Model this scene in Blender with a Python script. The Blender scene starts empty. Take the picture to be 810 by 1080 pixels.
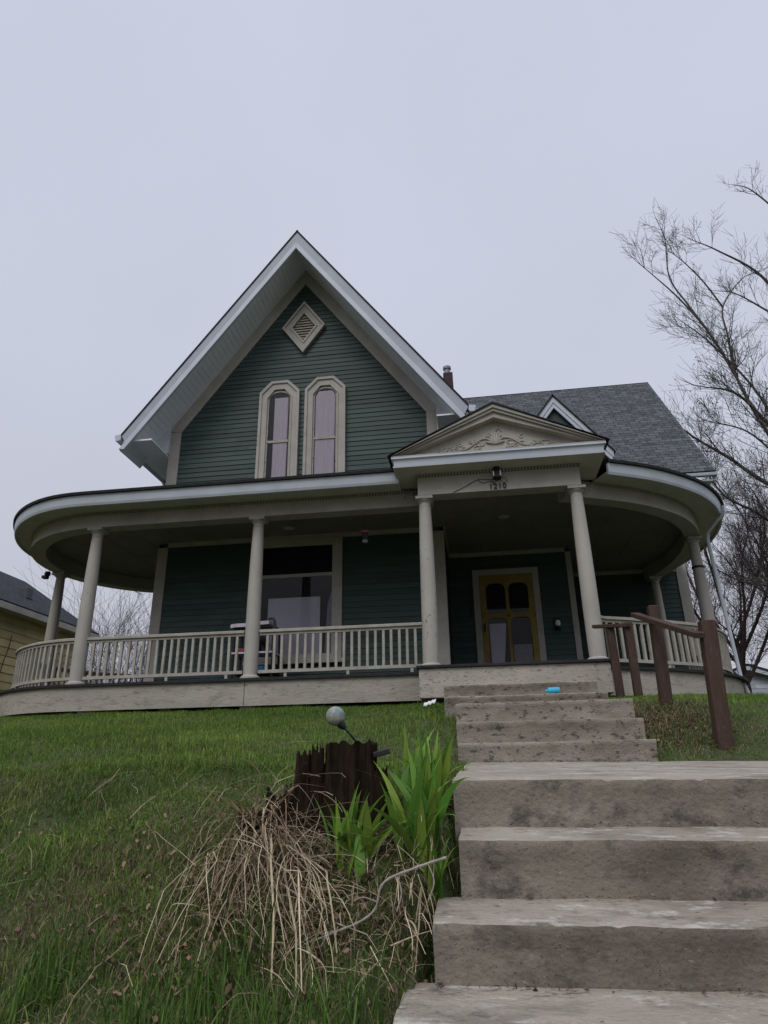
import bpy, math, random
import numpy as np
from mathutils import Vector, Matrix, noise
random.seed(7); rng = np.random.default_rng(7)
scn = bpy.context.scene
col = scn.collection
R = math.radians

# ------------------------------------------------------------------ mesh helpers
class MB:
    def __init__(s): s.v=[]; s.f=[]; s.uv=[]; s.has_uv=False
    def add(s, vs, fs, uvs=None):
        o=len(s.v); s.v+= [tuple(p) for p in vs]
        for i,f in enumerate(fs):
            s.f.append([o+k for k in f])
            if uvs is not None: s.has_uv=True; s.uv.append(uvs[i])
            else: s.uv.append([(0,0)]*len(f))
        return s
    def box(s, x0,x1,y0,y1,z0,z1):
        v=[(x0,y0,z0),(x1,y0,z0),(x1,y1,z0),(x0,y1,z0),(x0,y0,z1),(x1,y0,z1),(x1,y1,z1),(x0,y1,z1)]
        return s.add(v,[(0,3,2,1),(4,5,6,7),(0,1,5,4),(1,2,6,5),(2,3,7,6),(3,0,4,7)])
    def beam(s, a, b, w, h, up=(0,0,1)):
        a=Vector(a); b=Vector(b); d=(b-a).normalized(); u=Vector(up)
        if abs(d.dot(u))>.95: u=Vector((0,1,0))
        x=d.cross(u).normalized()*w/2; y=x.cross(d).normalized()*h/2
        v=[a-x-y,a+x-y,a+x+y,a-x+y,b-x-y,b+x-y,b+x+y,b-x+y]
        return s.add(v,[(3,2,1,0),(4,5,6,7),(0,1,5,4),(1,2,6,5),(2,3,7,6),(3,0,4,7)])
    def tube(s, pts, rad, n=6, cap=True):
        pts=[Vector(p) for p in pts]; m=len(pts)
        if not hasattr(rad,'__len__'): rad=[rad]*m
        vs=[]; prev=None
        for i,p in enumerate(pts):
            d=(pts[min(i+1,m-1)]-pts[max(i-1,0)])
            d=d.normalized() if d.length>1e-9 else Vector((0,0,1))
            if prev is None: a=d.orthogonal().normalized()
            else:
                a=prev-d*prev.dot(d); a=a.normalized() if a.length>1e-6 else d.orthogonal().normalized()
            prev=a; b=d.cross(a)
            for k in range(n):
                t=2*math.pi*k/n; vs.append(p+(a*math.cos(t)+b*math.sin(t))*rad[i])
        fs=[]
        for i in range(m-1):
            for k in range(n):
                k2=(k+1)%n; fs.append((i*n+k,i*n+k2,(i+1)*n+k2,(i+1)*n+k))
        if cap: fs.append(tuple(range(n-1,-1,-1))); fs.append(tuple((m-1)*n+k for k in range(n)))
        return s.add(vs,fs)
    def lathe(s, cx,cy, prof, n=24):   # prof: list of (r,z)
        vs=[];fs=[];m=len(prof)
        for r,z in prof:
            for k in range(n):
                t=2*math.pi*k/n; vs.append((cx+r*math.cos(t),cy+r*math.sin(t),z))
        for i in range(m-1):
            for k in range(n):
                k2=(k+1)%n; fs.append((i*n+k,i*n+k2,(i+1)*n+k2,(i+1)*n+k))
        fs.append(tuple(range(n-1,-1,-1))); fs.append(tuple((m-1)*n+k for k in range(n)))
        return s.add(vs,fs)
    def prism(s, pts, y0, y1):         # polygon in XZ (counter-clockwise seen from -Y), extruded y0 (front) to y1
        n=len(pts)
        v=[(x,y0,z) for x,z in pts]+[(x,y1,z) for x,z in pts]
        fs=[tuple(range(n)),tuple(range(2*n-1,n-1,-1))]+[(i,i+n,(i+1)%n+n,(i+1)%n) for i in range(n)]
        return s.add(v,fs)
    def ring(s, outer, inner, y0, y1, yi=None):   # frame between two polygons (same point count)
        n=len(outer); yi=y0 if yi is None else yi
        v=[(x,y0,z) for x,z in outer]+[(x,yi,z) for x,z in inner]+[(x,y1,z) for x,z in outer]+[(x,y1,z) for x,z in inner]
        fs=[]
        for i in range(n):
            j=(i+1)%n
            fs+=[(i,j,n+j,n+i),(2*n+i,2*n+j,j,i),(n+i,n+j,3*n+j,3*n+i)]
        return s.add(v,fs)
    def build(s, name, mat, parent=None, smooth=False, bevel=0):
        me=bpy.data.meshes.new(name); me.from_pydata(s.v,[],s.f)
        if s.has_uv:
            ul=me.uv_layers.new(name='UVMap'); fl=[c for uv in s.uv for c in uv]
            ul.data.foreach_set('uv',[q for c in fl for q in c])
        me.materials.append(mat); me.validate(); me.update()
        if smooth: me.polygons.foreach_set('use_smooth',[True]*len(me.polygons))
        o=bpy.data.objects.new(name,me); col.objects.link(o)
        if parent is not None: o.parent=parent
        if bevel:
            b=o.modifiers.new('bevel','BEVEL'); b.width=bevel; b.segments=2; b.limit_method='ANGLE'
        if smooth and hasattr(me,'set_sharp_from_angle'): me.set_sharp_from_angle(angle=R(45))
        return o
def tag(o,label=None,cat=None,group=None,kind=None):
    if label: o['label']=label
    if cat: o['category']=cat
    if group: o['group']=group
    if kind: o['kind']=kind
    return o
def empty(name,label,cat,group=None):
    o=bpy.data.objects.new(name,None); col.objects.link(o); o.empty_display_size=.2
    return tag(o,label,cat,group)

# ------------------------------------------------------------------ materials
def mat(name, c1, c2=None, scale=6, rough=.75, detail=6, bump=0, bscale=40, spots=None, stretch=(1,1,1), spec=.3, lo=.35, hi=.65, coord='Object', metal=0):
    m=bpy.data.materials.new(name); m.use_nodes=True; nt=m.node_tree; N=nt.nodes; L=nt.links
    b=N['Principled BSDF']; b.inputs['Roughness'].default_value=rough; b.inputs['Specular IOR Level'].default_value=spec; b.inputs['Metallic'].default_value=metal
    b.inputs['Base Color'].default_value=(*c1,1)
    tc=N.new('ShaderNodeTexCoord'); mp=N.new('ShaderNodeMapping'); mp.inputs['Scale'].default_value=stretch; L.new(tc.outputs[coord],mp.inputs[0])
    cur=None
    if c2:
        n=N.new('ShaderNodeTexNoise'); n.inputs['Scale'].default_value=scale; n.inputs['Detail'].default_value=detail; n.inputs['Roughness'].default_value=.6; L.new(mp.outputs[0],n.inputs['Vector'])
        r=N.new('ShaderNodeValToRGB'); r.color_ramp.elements[0].position=lo; r.color_ramp.elements[1].position=hi
        r.color_ramp.elements[0].color=(*c1,1); r.color_ramp.elements[1].color=(*c2,1); L.new(n.outputs['Fac'],r.inputs[0]); cur=r.outputs[0]
    for sp in (spots or []):           # (colour, scale, low, high, strength)
        n=N.new('ShaderNodeTexNoise'); n.inputs['Scale'].default_value=sp[1]; n.inputs['Detail'].default_value=8; n.inputs['Roughness'].default_value=.7
        ad=N.new('ShaderNodeVectorMath'); ad.operation='ADD'; ad.inputs[1].default_value=(sp[1]*3.1,7.7,sp[1]); L.new(mp.outputs[0],ad.inputs[0]); L.new(ad.outputs[0],n.inputs['Vector'])
        r=N.new('ShaderNodeMapRange'); r.inputs['From Min'].default_value=sp[2]; r.inputs['From Max'].default_value=sp[3]; r.inputs['To Max'].default_value=sp[4]; L.new(n.outputs['Fac'],r.inputs['Value'])
        mx=N.new('ShaderNodeMix'); mx.data_type='RGBA'; L.new(r.outputs[0],mx.inputs['Factor'])
        if cur: L.new(cur,mx.inputs['A'])
        else: mx.inputs['A'].default_value=(*c1,1)
        mx.inputs['B'].default_value=(*sp[0],1); cur=mx.outputs['Result']
    if cur: L.new(cur,b.inputs['Base Color'])
    if bump:
        n=N.new('ShaderNodeTexNoise'); n.inputs['Scale'].default_value=bscale; n.inputs['Detail'].default_value=8; L.new(mp.outputs[0],n.inputs['Vector'])
        bp=N.new('ShaderNodeBump'); bp.inputs['Strength'].default_value=bump; bp.inputs['Distance'].default_value=.01; L.new(n.outputs['Fac'],bp.inputs['Height']); L.new(bp.outputs[0],b.inputs['Normal'])
    return m
M={}
M['trim']=mat('beige_paint',(.41,.383,.335),(.35,.327,.285),3,.6,bump=.15,bscale=30,spots=[((.20,.18,.15),14,.58,.70,.6),((.24,.20,.16),1.6,.45,.75,.5),((.15,.13,.10),60,.62,.68,.5)])
M['trim_peel']=mat('peeling_beige_paint',(.42,.385,.32),(.34,.31,.255),5,.75,bump=.5,bscale=30,spots=[((.13,.105,.085),16,.56,.62,.85),((.2,.17,.14),60,.6,.66,.6)],stretch=(1,1,2.2))
M['skirt']=mat('weathered_beige_boards',(.40,.365,.30),(.33,.30,.245),2.5,.8,bump=.5,bscale=25,spots=[((.16,.14,.115),5,.52,.68,.7),((.13,.115,.10),16,.56,.66,.7),((.17,.15,.13),55,.56,.64,.6)],stretch=(.6,.6,2.2))
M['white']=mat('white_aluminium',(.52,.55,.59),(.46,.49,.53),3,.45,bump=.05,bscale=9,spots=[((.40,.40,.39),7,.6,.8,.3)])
M['soffit']=mat('white_vinyl_soffit',(.78,.79,.81),(.70,.71,.73),2,.5)
M['green']=mat('dark_green_clapboard',(.046,.074,.063),(.037,.060,.052),4,.6,bump=.25,bscale=50,spots=[((.10,.125,.12),26,.62,.72,.35),((.03,.045,.042),2.2,.5,.75,.45)],stretch=(.5,.5,2.5))
def board_var(m):
    nt=m.node_tree; b=nt.nodes['Principled BSDF']; src=b.inputs['Base Color'].links[0].from_socket
    a=nt.nodes.new('ShaderNodeAttribute'); a.attribute_name='Var'; v=nt.nodes.new('ShaderNodeVectorMath'); v.operation='SCALE'
    nt.links.new(src,v.inputs[0]); nt.links.new(a.outputs['Fac'],v.inputs['Scale']); nt.links.new(v.outputs[0],b.inputs['Base Color'])
M['dormer_green']=mat('dormer_green',(.046,.074,.063),(.037,.060,.052),4,.6)
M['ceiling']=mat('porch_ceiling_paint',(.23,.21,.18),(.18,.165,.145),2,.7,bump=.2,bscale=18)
M['dentil']=mat('dark_gap',(.12,.11,.095),(.15,.135,.115),20,.8)
M['dark']=mat('black_metal',(.012,.012,.014),(.02,.02,.022),10,.5)
M['tar']=mat('black_roof_edge',(.016,.016,.018),(.03,.03,.033),14,.85,bump=.5,bscale=60)
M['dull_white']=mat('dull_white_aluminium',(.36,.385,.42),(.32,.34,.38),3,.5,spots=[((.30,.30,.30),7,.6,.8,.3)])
M['pale_beige']=mat('bounce_lit_beige_soffit',(.54,.515,.475),(.46,.44,.40),4,.65,spots=[((.30,.27,.23),10,.6,.75,.4)])  # beige lightened so the colour carries the missing bounce from below
M['ochre']=mat('ochre_door_paint',(.27,.185,.03),(.20,.135,.02),5,.5,bump=.1)
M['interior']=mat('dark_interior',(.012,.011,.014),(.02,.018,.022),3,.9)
M['curtain']=mat('lavender_curtain',(.95,.85,.92),(.88,.77,.85),5,.9,stretch=(4,4,.6))
M['sheet']=mat('grey_lavender_blind',(.50,.48,.56),(.44,.42,.50),2,.9)
M['lace']=mat('lace',(.35,.34,.38),(.08,.08,.1),90,.9)
M['post']=mat('brown_stained_post',(.066,.037,.024),(.040,.024,.017),5,.7,bump=.6,bscale=30,spots=[((.14,.085,.07),22,.56,.68,.55)],stretch=(3,3,.7))
M['brick']=mat('red_brick',(.075,.045,.042),(.05,.032,.030),8,.85,bump=.4)
M['galv']=mat('galvanised_metal',(.22,.23,.25),(.16,.17,.18),6,.4,metal=.3)
M['stump']=mat('rotten_black_bark',(.010,.008,.006),(.034,.023,.016),7,1.0,spec=.02,bump=1,bscale=22,stretch=(3,3,.6),spots=[((.06,.045,.035),18,.6,.72,.5)])
M['bark']=mat('grey_brown_bark',(.085,.073,.066),(.05,.044,.04),6,.9,bump=.5,bscale=25)
M['bark2']=mat('reddish_twig_bark',(.085,.058,.055),(.055,.042,.04),6,.9)
M['bud']=mat('yellow_green_bud',(.19,.20,.09),(.13,.13,.07),10,.8)
M['yellow']=mat('yellow_siding',(.46,.39,.18),(.39,.33,.16),2,.7,spots=[((.18,.15,.09),5,.6,.8,.4)])
M['grey_siding']=mat('pale_grey_siding',(.50,.52,.55),(.44,.46,.49),2,.7)
M['yellow2']=mat('yellow_boards',(.44,.37,.17),(.38,.32,.15))
M['grey2']=mat('grey_boards',(.50,.52,.55),(.44,.46,.49))
M['soil']=mat('soil',(.035,.026,.018),(.06,.045,.03),7,1,bump=.8,bscale=40)
M['blue']=mat('blue_plastic',(.03,.12,.26),(.02,.09,.2),8,.4)
M['cyan']=mat('cyan_plastic',(.05,.42,.62),(.04,.36,.55),10,.4)
M['pink']=mat('pink_cloth',(.52,.42,.50),(.62,.60,.62),9,.8)
M['redpl']=mat('red_plastic',(.22,.05,.035),(.18,.05,.04),9,.5)
M['ceiling_lens']=mat('dusty_lens',(.42,.40,.37),(.36,.34,.31),9,.6)
M['paper']=mat('white_plastic',(.72,.72,.72),(.6,.6,.6),9,.6)
M['grey_metal']=mat('dark_grey_metal',(.07,.08,.085),(.05,.055,.06),8,.5)
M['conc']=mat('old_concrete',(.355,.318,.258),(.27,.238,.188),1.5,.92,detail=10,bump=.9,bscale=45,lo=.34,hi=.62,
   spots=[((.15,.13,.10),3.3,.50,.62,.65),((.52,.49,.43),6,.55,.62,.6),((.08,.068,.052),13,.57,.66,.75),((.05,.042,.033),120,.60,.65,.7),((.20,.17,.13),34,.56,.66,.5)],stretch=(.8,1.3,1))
M['riser']=mat('shaded_stained_concrete_riser',(.255,.226,.178),(.19,.167,.130),1.7,.95,detail=9,bump=.6,bscale=60,lo=.34,hi=.66,  # shade on the risers put into the colour, over real stains
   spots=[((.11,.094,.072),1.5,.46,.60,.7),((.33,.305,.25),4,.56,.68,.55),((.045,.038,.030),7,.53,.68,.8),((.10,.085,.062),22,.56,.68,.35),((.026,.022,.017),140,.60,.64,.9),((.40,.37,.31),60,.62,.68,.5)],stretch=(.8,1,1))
M['riser_light']=mat('shaded_weathered_riser',(.29,.26,.208),(.22,.195,.152),3,.95,detail=9,bump=.6,bscale=60,lo=.34,hi=.62,  # upper risers: milder shade in the base colour, real weathering in the spots
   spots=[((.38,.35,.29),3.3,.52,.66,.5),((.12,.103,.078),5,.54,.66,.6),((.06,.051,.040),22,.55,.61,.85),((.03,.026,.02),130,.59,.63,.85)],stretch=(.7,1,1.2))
for k_ in('green','yellow','grey_siding'): board_var(M[k_])
def glass(name='window_glass',tint=(1,1,1),gl=.6):
    m=bpy.data.materials.new(name); m.use_nodes=True; nt=m.node_tree; N=nt.nodes; L=nt.links; N.clear()
    o=N.new('ShaderNodeOutputMaterial'); t=N.new('ShaderNodeBsdfTransparent'); t.inputs[0].default_value=(*tint,1)
    g=N.new('ShaderNodeBsdfGlossy'); g.inputs['Roughness'].default_value=.02; g.inputs['Color'].default_value=(gl,gl,gl,1)
    fr=N.new('ShaderNodeFresnel'); fr.inputs['IOR'].default_value=1.5
    mx=N.new('ShaderNodeMixShader'); L.new(fr.outputs[0],mx.inputs[0]); L.new(t.outputs[0],mx.inputs[1]); L.new(g.outputs[0],mx.inputs[2]); L.new(mx.outputs[0],o.inputs[0]); return m
M['glass']=glass()

def shingle(name,c1,c2,c3):
    m=bpy.data.materials.new(name); m.use_nodes=True; nt=m.node_tree; N=nt.nodes; L=nt.links; b=N['Principled BSDF']
    b.inputs['Roughness'].default_value=.9; b.inputs['Specular IOR Level'].default_value=.2
    uv=N.new('ShaderNodeUVMap'); br=N.new('ShaderNodeTexBrick'); L.new(uv.outputs[0],br.inputs['Vector'])
    br.inputs['Scale'].default_value=1; br.inputs['Brick Width'].default_value=.26; br.inputs['Row Height'].default_value=.13; br.inputs['Mortar Size'].default_value=.008
    br.inputs['Color1'].default_value=(*c1,1); br.inputs['Color2'].default_value=(*c2,1); br.inputs['Mortar'].default_value=(*c3,1); br.offset=.37; br.inputs['Bias'].default_value=-.1
    n=N.new('ShaderNodeTexNoise'); n.inputs['Scale'].default_value=7; n.inputs['Detail'].default_value=8; L.new(uv.outputs[0],n.inputs['Vector'])
    mx=N.new('ShaderNodeMix'); mx.data_type='RGBA'; mx.blend_type='OVERLAY'; mx.inputs['Factor'].default_value=.8; L.new(br.outputs['Color'],mx.inputs['A']); L.new(n.outputs['Fac'],mx.inputs['B']); L.new(mx.outputs['Result'],b.inputs['Base Color'])
    bp=N.new('ShaderNodeBump'); bp.inputs['Strength'].default_value=.7; bp.inputs['Distance'].default_value=.02; bp.invert=True; L.new(br.outputs['Fac'],bp.inputs['Height']); L.new(bp.outputs[0],b.inputs['Normal'])
    return m
M['shingle']=shingle('grey_asphalt_shingles',(.105,.110,.115),(.055,.060,.066),(.022,.024,.026))
M['shingle2']=shingle('charcoal_shingles',(.040,.044,.055),(.028,.030,.038),(.015,.016,.02))

def attr_mat(name,rough=.8,trans=.25):
    m=bpy.data.materials.new(name); m.use_nodes=True; nt=m.node_tree; N=nt.nodes; L=nt.links; b=N['Principled BSDF']
    a=N.new('ShaderNodeAttribute'); a.attribute_name='Col'; L.new(a.outputs['Color'],b.inputs['Base Color']); b.inputs['Roughness'].default_value=rough; b.inputs['Specular IOR Level'].default_value=.2
    if trans:
        t=N.new('ShaderNodeBsdfTranslucent'); L.new(a.outputs['Color'],t.inputs[0]); mx=N.new('ShaderNodeMixShader'); mx.inputs[0].default_value=trans
        L.new(b.outputs[0],mx.inputs[1]); L.new(t.outputs[0],mx.inputs[2]); L.new(mx.outputs[0],N['Material Output'].inputs[0])
    return m
M['blade']=attr_mat('grass_blades'); M['straw']=attr_mat('dry_straw',.85,.1); M['lily']=attr_mat('daylily_leaf',.45,.3)

# ------------------------------------------------------------------ camera (solved from the photograph)
P=dict(f=705.73,pitch=21.52,yaw=7.683,roll=.977)
pi,ya,ro=[R(P[k]) for k in('pitch','yaw','roll')]
F=Vector((-math.sin(ya)*math.cos(pi),math.cos(ya)*math.cos(pi),math.sin(pi)))
Rr=Vector((math.cos(ya),math.sin(ya),0)); U=Rr.cross(F)
R2=Rr*math.cos(ro)-U*math.sin(ro); U2=U*math.cos(ro)+Rr*math.sin(ro)
cd=bpy.data.cameras.new('camera'); cam=bpy.data.objects.new('camera',cd); col.objects.link(cam); scn.camera=cam
mw=Matrix((R2,U2,-F)).transposed().to_4x4(); mw.translation=(.606,-8.888,-1.292); cam.matrix_world=mw
cd.sensor_fit='VERTICAL'; cd.sensor_height=24; cd.lens=P['f']/1080*24; cd.clip_end=2000; cd.clip_start=.02

# ------------------------------------------------------------------ world + sun (overcast)
w=bpy.data.worlds.new('World'); scn.world=w; w.use_nodes=True; N=w.node_tree.nodes; L=w.node_tree.links; N.clear()
out=N.new('ShaderNodeOutputWorld'); sky=N.new('ShaderNodeTexSky'); sky.sky_type='NISHITA'; sky.sun_disc=False; sky.sun_elevation=R(48); sky.sun_rotation=R(200); sky.air_density=1.5; sky.dust_density=3
b1=N.new('ShaderNodeBackground'); b1.inputs[1].default_value=.05; L.new(sky.outputs[0],b1.inputs[0])
tc=N.new('ShaderNodeTexCoord'); sx=N.new('ShaderNodeSeparateXYZ'); L.new(tc.outputs['Generated'],sx.inputs[0])
rp=N.new('ShaderNodeValToRGB'); e=rp.color_ramp.elements; e[0].position=0; e[0].color=(.465,.47,.54,1); e[1].position=1; e[1].color=(1.5,1.52,1.6,1)
for pos,c in((.22,(.48,.49,.568)),(.5,(.515,.545,.645)),(.885,(.53,.565,.67)),(.97,(1.05,1.08,1.18))):
    q=e.new(pos); q.color=(*c,1)
L.new(sx.outputs['Z'],rp.inputs[0])
cn=N.new('ShaderNodeTexNoise'); cn.inputs['Scale'].default_value=2.2; cn.inputs['Detail'].default_value=4; L.new(tc.outputs['Generated'],cn.inputs['Vector'])
mr=N.new('ShaderNodeMapRange'); mr.inputs['To Min'].default_value=.93; mr.inputs['To Max'].default_value=1.07; L.new(cn.outputs['Fac'],mr.inputs['Value'])
vm=N.new('ShaderNodeVectorMath'); vm.operation='SCALE'; L.new(rp.outputs[0],vm.inputs[0]); L.new(mr.outputs[0],vm.inputs['Scale'])
# unseen rear sky shaped for the light: brightened high up, dimmed near the horizon
fy=N.new('ShaderNodeMapRange'); fy.interpolation_type='SMOOTHSTEP'; fy.inputs['From Min'].default_value=.15; fy.inputs['From Max'].default_value=-.25; L.new(sx.outputs['Y'],fy.inputs['Value'])
fz=N.new('ShaderNodeValToRGB'); ez=fz.color_ramp.elements; ez[0].position=0; ez[0].color=(.42,.42,.42,1); ez[1].position=1; ez[1].color=(1.5,1.5,1.5,1)
for pos,c in((.22,.60),(.45,1.6),(.75,2.1)):
    q=ez.new(pos); q.color=(c,c,c,1)
L.new(sx.outputs['Z'],fz.inputs[0])
fm_=N.new('ShaderNodeMix'); fm_.data_type='RGBA'; L.new(fy.outputs[0],fm_.inputs['Factor']); fm_.inputs['A'].default_value=(1,1,1,1); L.new(fz.outputs[0],fm_.inputs['B'])
vm2=N.new('ShaderNodeVectorMath'); vm2.operation='MULTIPLY'; L.new(vm.outputs[0],vm2.inputs[0]); L.new(fm_.outputs['Result'],vm2.inputs[1])
b2=N.new('ShaderNodeBackground'); b2.inputs[1].default_value=1.0; L.new(vm2.outputs[0],b2.inputs[0])
ms=N.new('ShaderNodeMixShader'); ms.inputs[0].default_value=.93; L.new(b1.outputs[0],ms.inputs[1]); L.new(b2.outputs[0],ms.inputs[2]); L.new(ms.outputs[0],out.inputs[0])
sd=bpy.data.lights.new('sun','SUN'); sd.energy=.8; sd.angle=R(25); sd.color=(1,.97,.93); so=bpy.data.objects.new('sun',sd); col.objects.link(so)
sdir=Vector((math.sin(R(200))*math.cos(R(48)),math.cos(R(200))*math.cos(R(48)),math.sin(R(48)))); so.rotation_euler=sdir.to_track_quat('Z','Y').to_euler()
scn.view_settings.view_transform='Standard'; scn.view_settings.look='None'; scn.view_settings.exposure=.22; scn.view_settings.gamma=1

# ------------------------------------------------------------------ ground
Lp=np.array([(-40,-2.45),(-9.5,-2.4),(-8.2,-2.36),(-7.4,-2.26),(-6.8,-2.04),(-6.2,-1.76),(-5.6,-1.50),(-5,-1.275),(-4,-1.08),(-2.5,-.86),(-1,-.60),(.3,-.43),(2,-.45),(400,-.6)])
Sp=np.array([(-40,-2.45),(-8,-2.35),(-6.9,-2.06),(-6.5,-1.84),(-6.2,-1.62),(-5.9,-1.44),(-5.5,-1.33),(-3.3,-1.245),(-2.9,-1.05),(-2.3,-.80),(-1.5,-.64),(0,-.48),(2,-.45),(400,-.6)])
Rp=np.array([(-40,-2.45),(-8,-2.3),(-6.9,-2.0),(-6.5,-1.80),(-6.2,-1.60),(-5.9,-1.45),(-3.35,-1.27),(-3.22,-1.20),(-3.0,-1.10),(-2,-.70),(-.6,-.50),(.3,-.43),(2,-.45),(400,-.6)])
def sm(a,b,x):
    t=np.clip((np.asarray(x,float)-a)/(b-a),0,1); return t*t*(3-2*t)
def vnoise(x,y,s,seed=0):
    x=x*s+seed*17.3; y=y*s+seed*5.1
    return (np.sin(x*1.3+1.7*np.sin(y*.9+seed))+np.sin(y*1.7+1.3*np.sin(x*1.1+2))+np.sin((x+y)*.83+1.9*np.sin((x-y)*.7)))/3
def hgt(x,y):
    x=np.asarray(x,float); y=np.asarray(y,float)
    l=np.interp(y,Lp[:,0],Lp[:,1]); s_=np.interp(y,Sp[:,0],Sp[:,1]); r=np.interp(y,Rp[:,0],Rp[:,1]); r2=l
    z=l+(s_-l)*sm(-1.3,.35,x); z=z+(r-z)*sm(1.2,1.9,x); z=z+(r2-z)*sm(3.3,4.3,x)
    z=z+.14*np.exp(-((x+.1)**2/.22+(y+6.05)**2/.08))
    near=np.exp(-((x)**2+(y+5)**2)/60)
    z=z+near*(.022*vnoise(x,y,3.1,1)+.014*vnoise(x,y,8,2)+.008*vnoise(x,y,19,3))
    z=z-np.where((y<-5.3)&(y>-6.19),.16,0)*sm(.42,.475,x)-np.where((y<=-6.19),.14,0)*sm(.35,.40,x)
    for (xa,xb,y0_,y1_) in((.44,1.88,-3.22,-2.3),(.30,1.72,-2.3,-.3),(.50,3.2,-5.88,-3.27),(.525,3.2,-6.2,-5.88),(.445,3.2,-6.51,-6.2),(.36,3.2,-9,-6.51)):
        z=np.where((x>xa)&(x<xb)&(y>y0_)&(y<=y1_),z-.35,z)
    return z
def grid_ground():
    xs=np.unique(np.concatenate([np.linspace(-400,-16,20),np.linspace(-16,-5,60),np.linspace(-5,-2.2,60),np.linspace(-2.2,.2,110),np.linspace(.2,.6,50),np.linspace(.6,1,8),np.linspace(1,5,80),np.linspace(5,20,40),np.linspace(20,400,20)]))
    ys=np.unique(np.concatenate([np.linspace(-60,-9.6,12),np.linspace(-9.6,-7.4,20),np.linspace(-7.4,-4.4,130),np.linspace(-4.4,.6,110),np.linspace(.6,14,40),np.linspace(14,500,25)]))
    X,Y=np.meshgrid(xs,ys); Z=hgt(X,Y); nx,ny=len(xs),len(ys)
    me=bpy.data.meshes.new('ground'); v=np.stack([X.ravel(),Y.ravel(),Z.ravel()],1)
    i=np.arange(nx*ny).reshape(ny,nx); f=np.stack([i[:-1,:-1].ravel(),i[:-1,1:].ravel(),i[1:,1:].ravel(),i[1:,:-1].ravel()],1)
    me.from_pydata(v.tolist(),[],f.tolist()); me.polygons.foreach_set('use_smooth',[True]*len(me.polygons)); return me
gm=mat('lawn_soil',(.045,.075,.020),(.065,.070,.030),9,1,bump=1,bscale=60,detail=10,spots=[((.07,.055,.035),3,.48,.64,.8),((.018,.014,.009),25,.5,.7,.7)])
g=bpy.data.objects.new('ground',grid_ground()); g.data.materials.append(gm); col.objects.link(g); tag(g,kind='structure',label='lawn bank sloping down from the house')

# ------------------------------------------------------------------ porch plan
CX,CY,RA=-5.27,2.45,2.10
def catmull(pts,n=8):
    out=[]; P_=[pts[0]]+pts+[pts[-1]]
    for i in range(1,len(P_)-2):
        for k in range(n):
            t=k/n; a,b,c,d=[np.array(P_[i+j],float) for j in(-1,0,1,2)]
            out.append(tuple(.5*((2*b)+(-a+c)*t+(2*a-5*b+4*c-d)*t*t+(-a+3*b-3*c+d)*t**3)))
    out.append(tuple(pts[-1])); return out
arc=[(CX+RA*math.cos(R(a)),CY+RA*math.sin(R(a))) for a in np.arange(98,270.1,4)]
front=[(x,.35) for x in np.arange(-5,2.0,.25)]
right=catmull([(2.0,.36),(2.4,.50),(2.98,.77),(3.42,1.06),(3.8,1.39),(4.08,1.72),(4.34,2.17),(4.56,2.75),(4.66,3.4),(4.67,4.1),(4.57,4.9),(4.42,5.42)],6)
path=arc+front+right
def dedupe(p):
    o=[p[0]]
    for q in p[1:]:
        if math.dist(q,o[-1])>.02: o.append(q)
    return o
path=dedupe(path)
def offs(p,d):
    out=[]; n=len(p)
    for i in range(n):
        a=p[max(i-1,0)]; b=p[min(i+1,n-1)]; t=np.array(b)-np.array(a); t=t/np.linalg.norm(t); out.append((p[i][0]+t[1]*d,p[i][1]-t[0]*d))
    return out
pl=[q for q in path if q[0]<.06]; pl=pl+[(.06,.35)]
pr=[q for q in path if q[0]>2.06 and q[1]>.3]; pr=[(2.06,.37)]+pr
def shrink(x,y): return 1-.30*float(sm(-5.6,-7.3,x))
def offs2(p,d): return [(a[0]+(q[0]-a[0])*shrink(*a),a[1]+(q[1]-a[1])*shrink(*a)) for a,q in zip(p,offs(p,d))]
def sweep(mb,p,prof,closed=True,caps=True,eave=False):   # prof: list of (offset,z); outward positive
    rows=[[(x,y,z) for (x,y) in (offs2 if eave else offs)(p,o)] for o,z in prof]; m=len(prof); n=len(p)
    vs=[v for r in rows for v in r]; fs=[]
    for k in range(m if closed else m-1):
        k2=(k+1)%m
        for i in range(n-1): fs.append((k*n+i,k2*n+i,k2*n+i+1,k*n+i+1))
    if closed and caps: fs.append(tuple(k*n for k in range(m))); fs.append(tuple(k*n+n-1 for k in range(m-1,-1,-1)))
    mb.add(vs,fs); return mb

# ------------------------------------------------------------------ HOUSE
H=empty('house','old two storey green clapboard house with steep gable and curved wraparound porch','house')
G=2.008; XL,XR=-4.99,.15; XM=-2.42; ZR=8.92; YF=1.217; EL,ER=-5.58,.74; ZE=4.60; SL=(ZR-ZE)/(XM-EL)
DW=3.614; WY=5.45; WX=5.05

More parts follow.
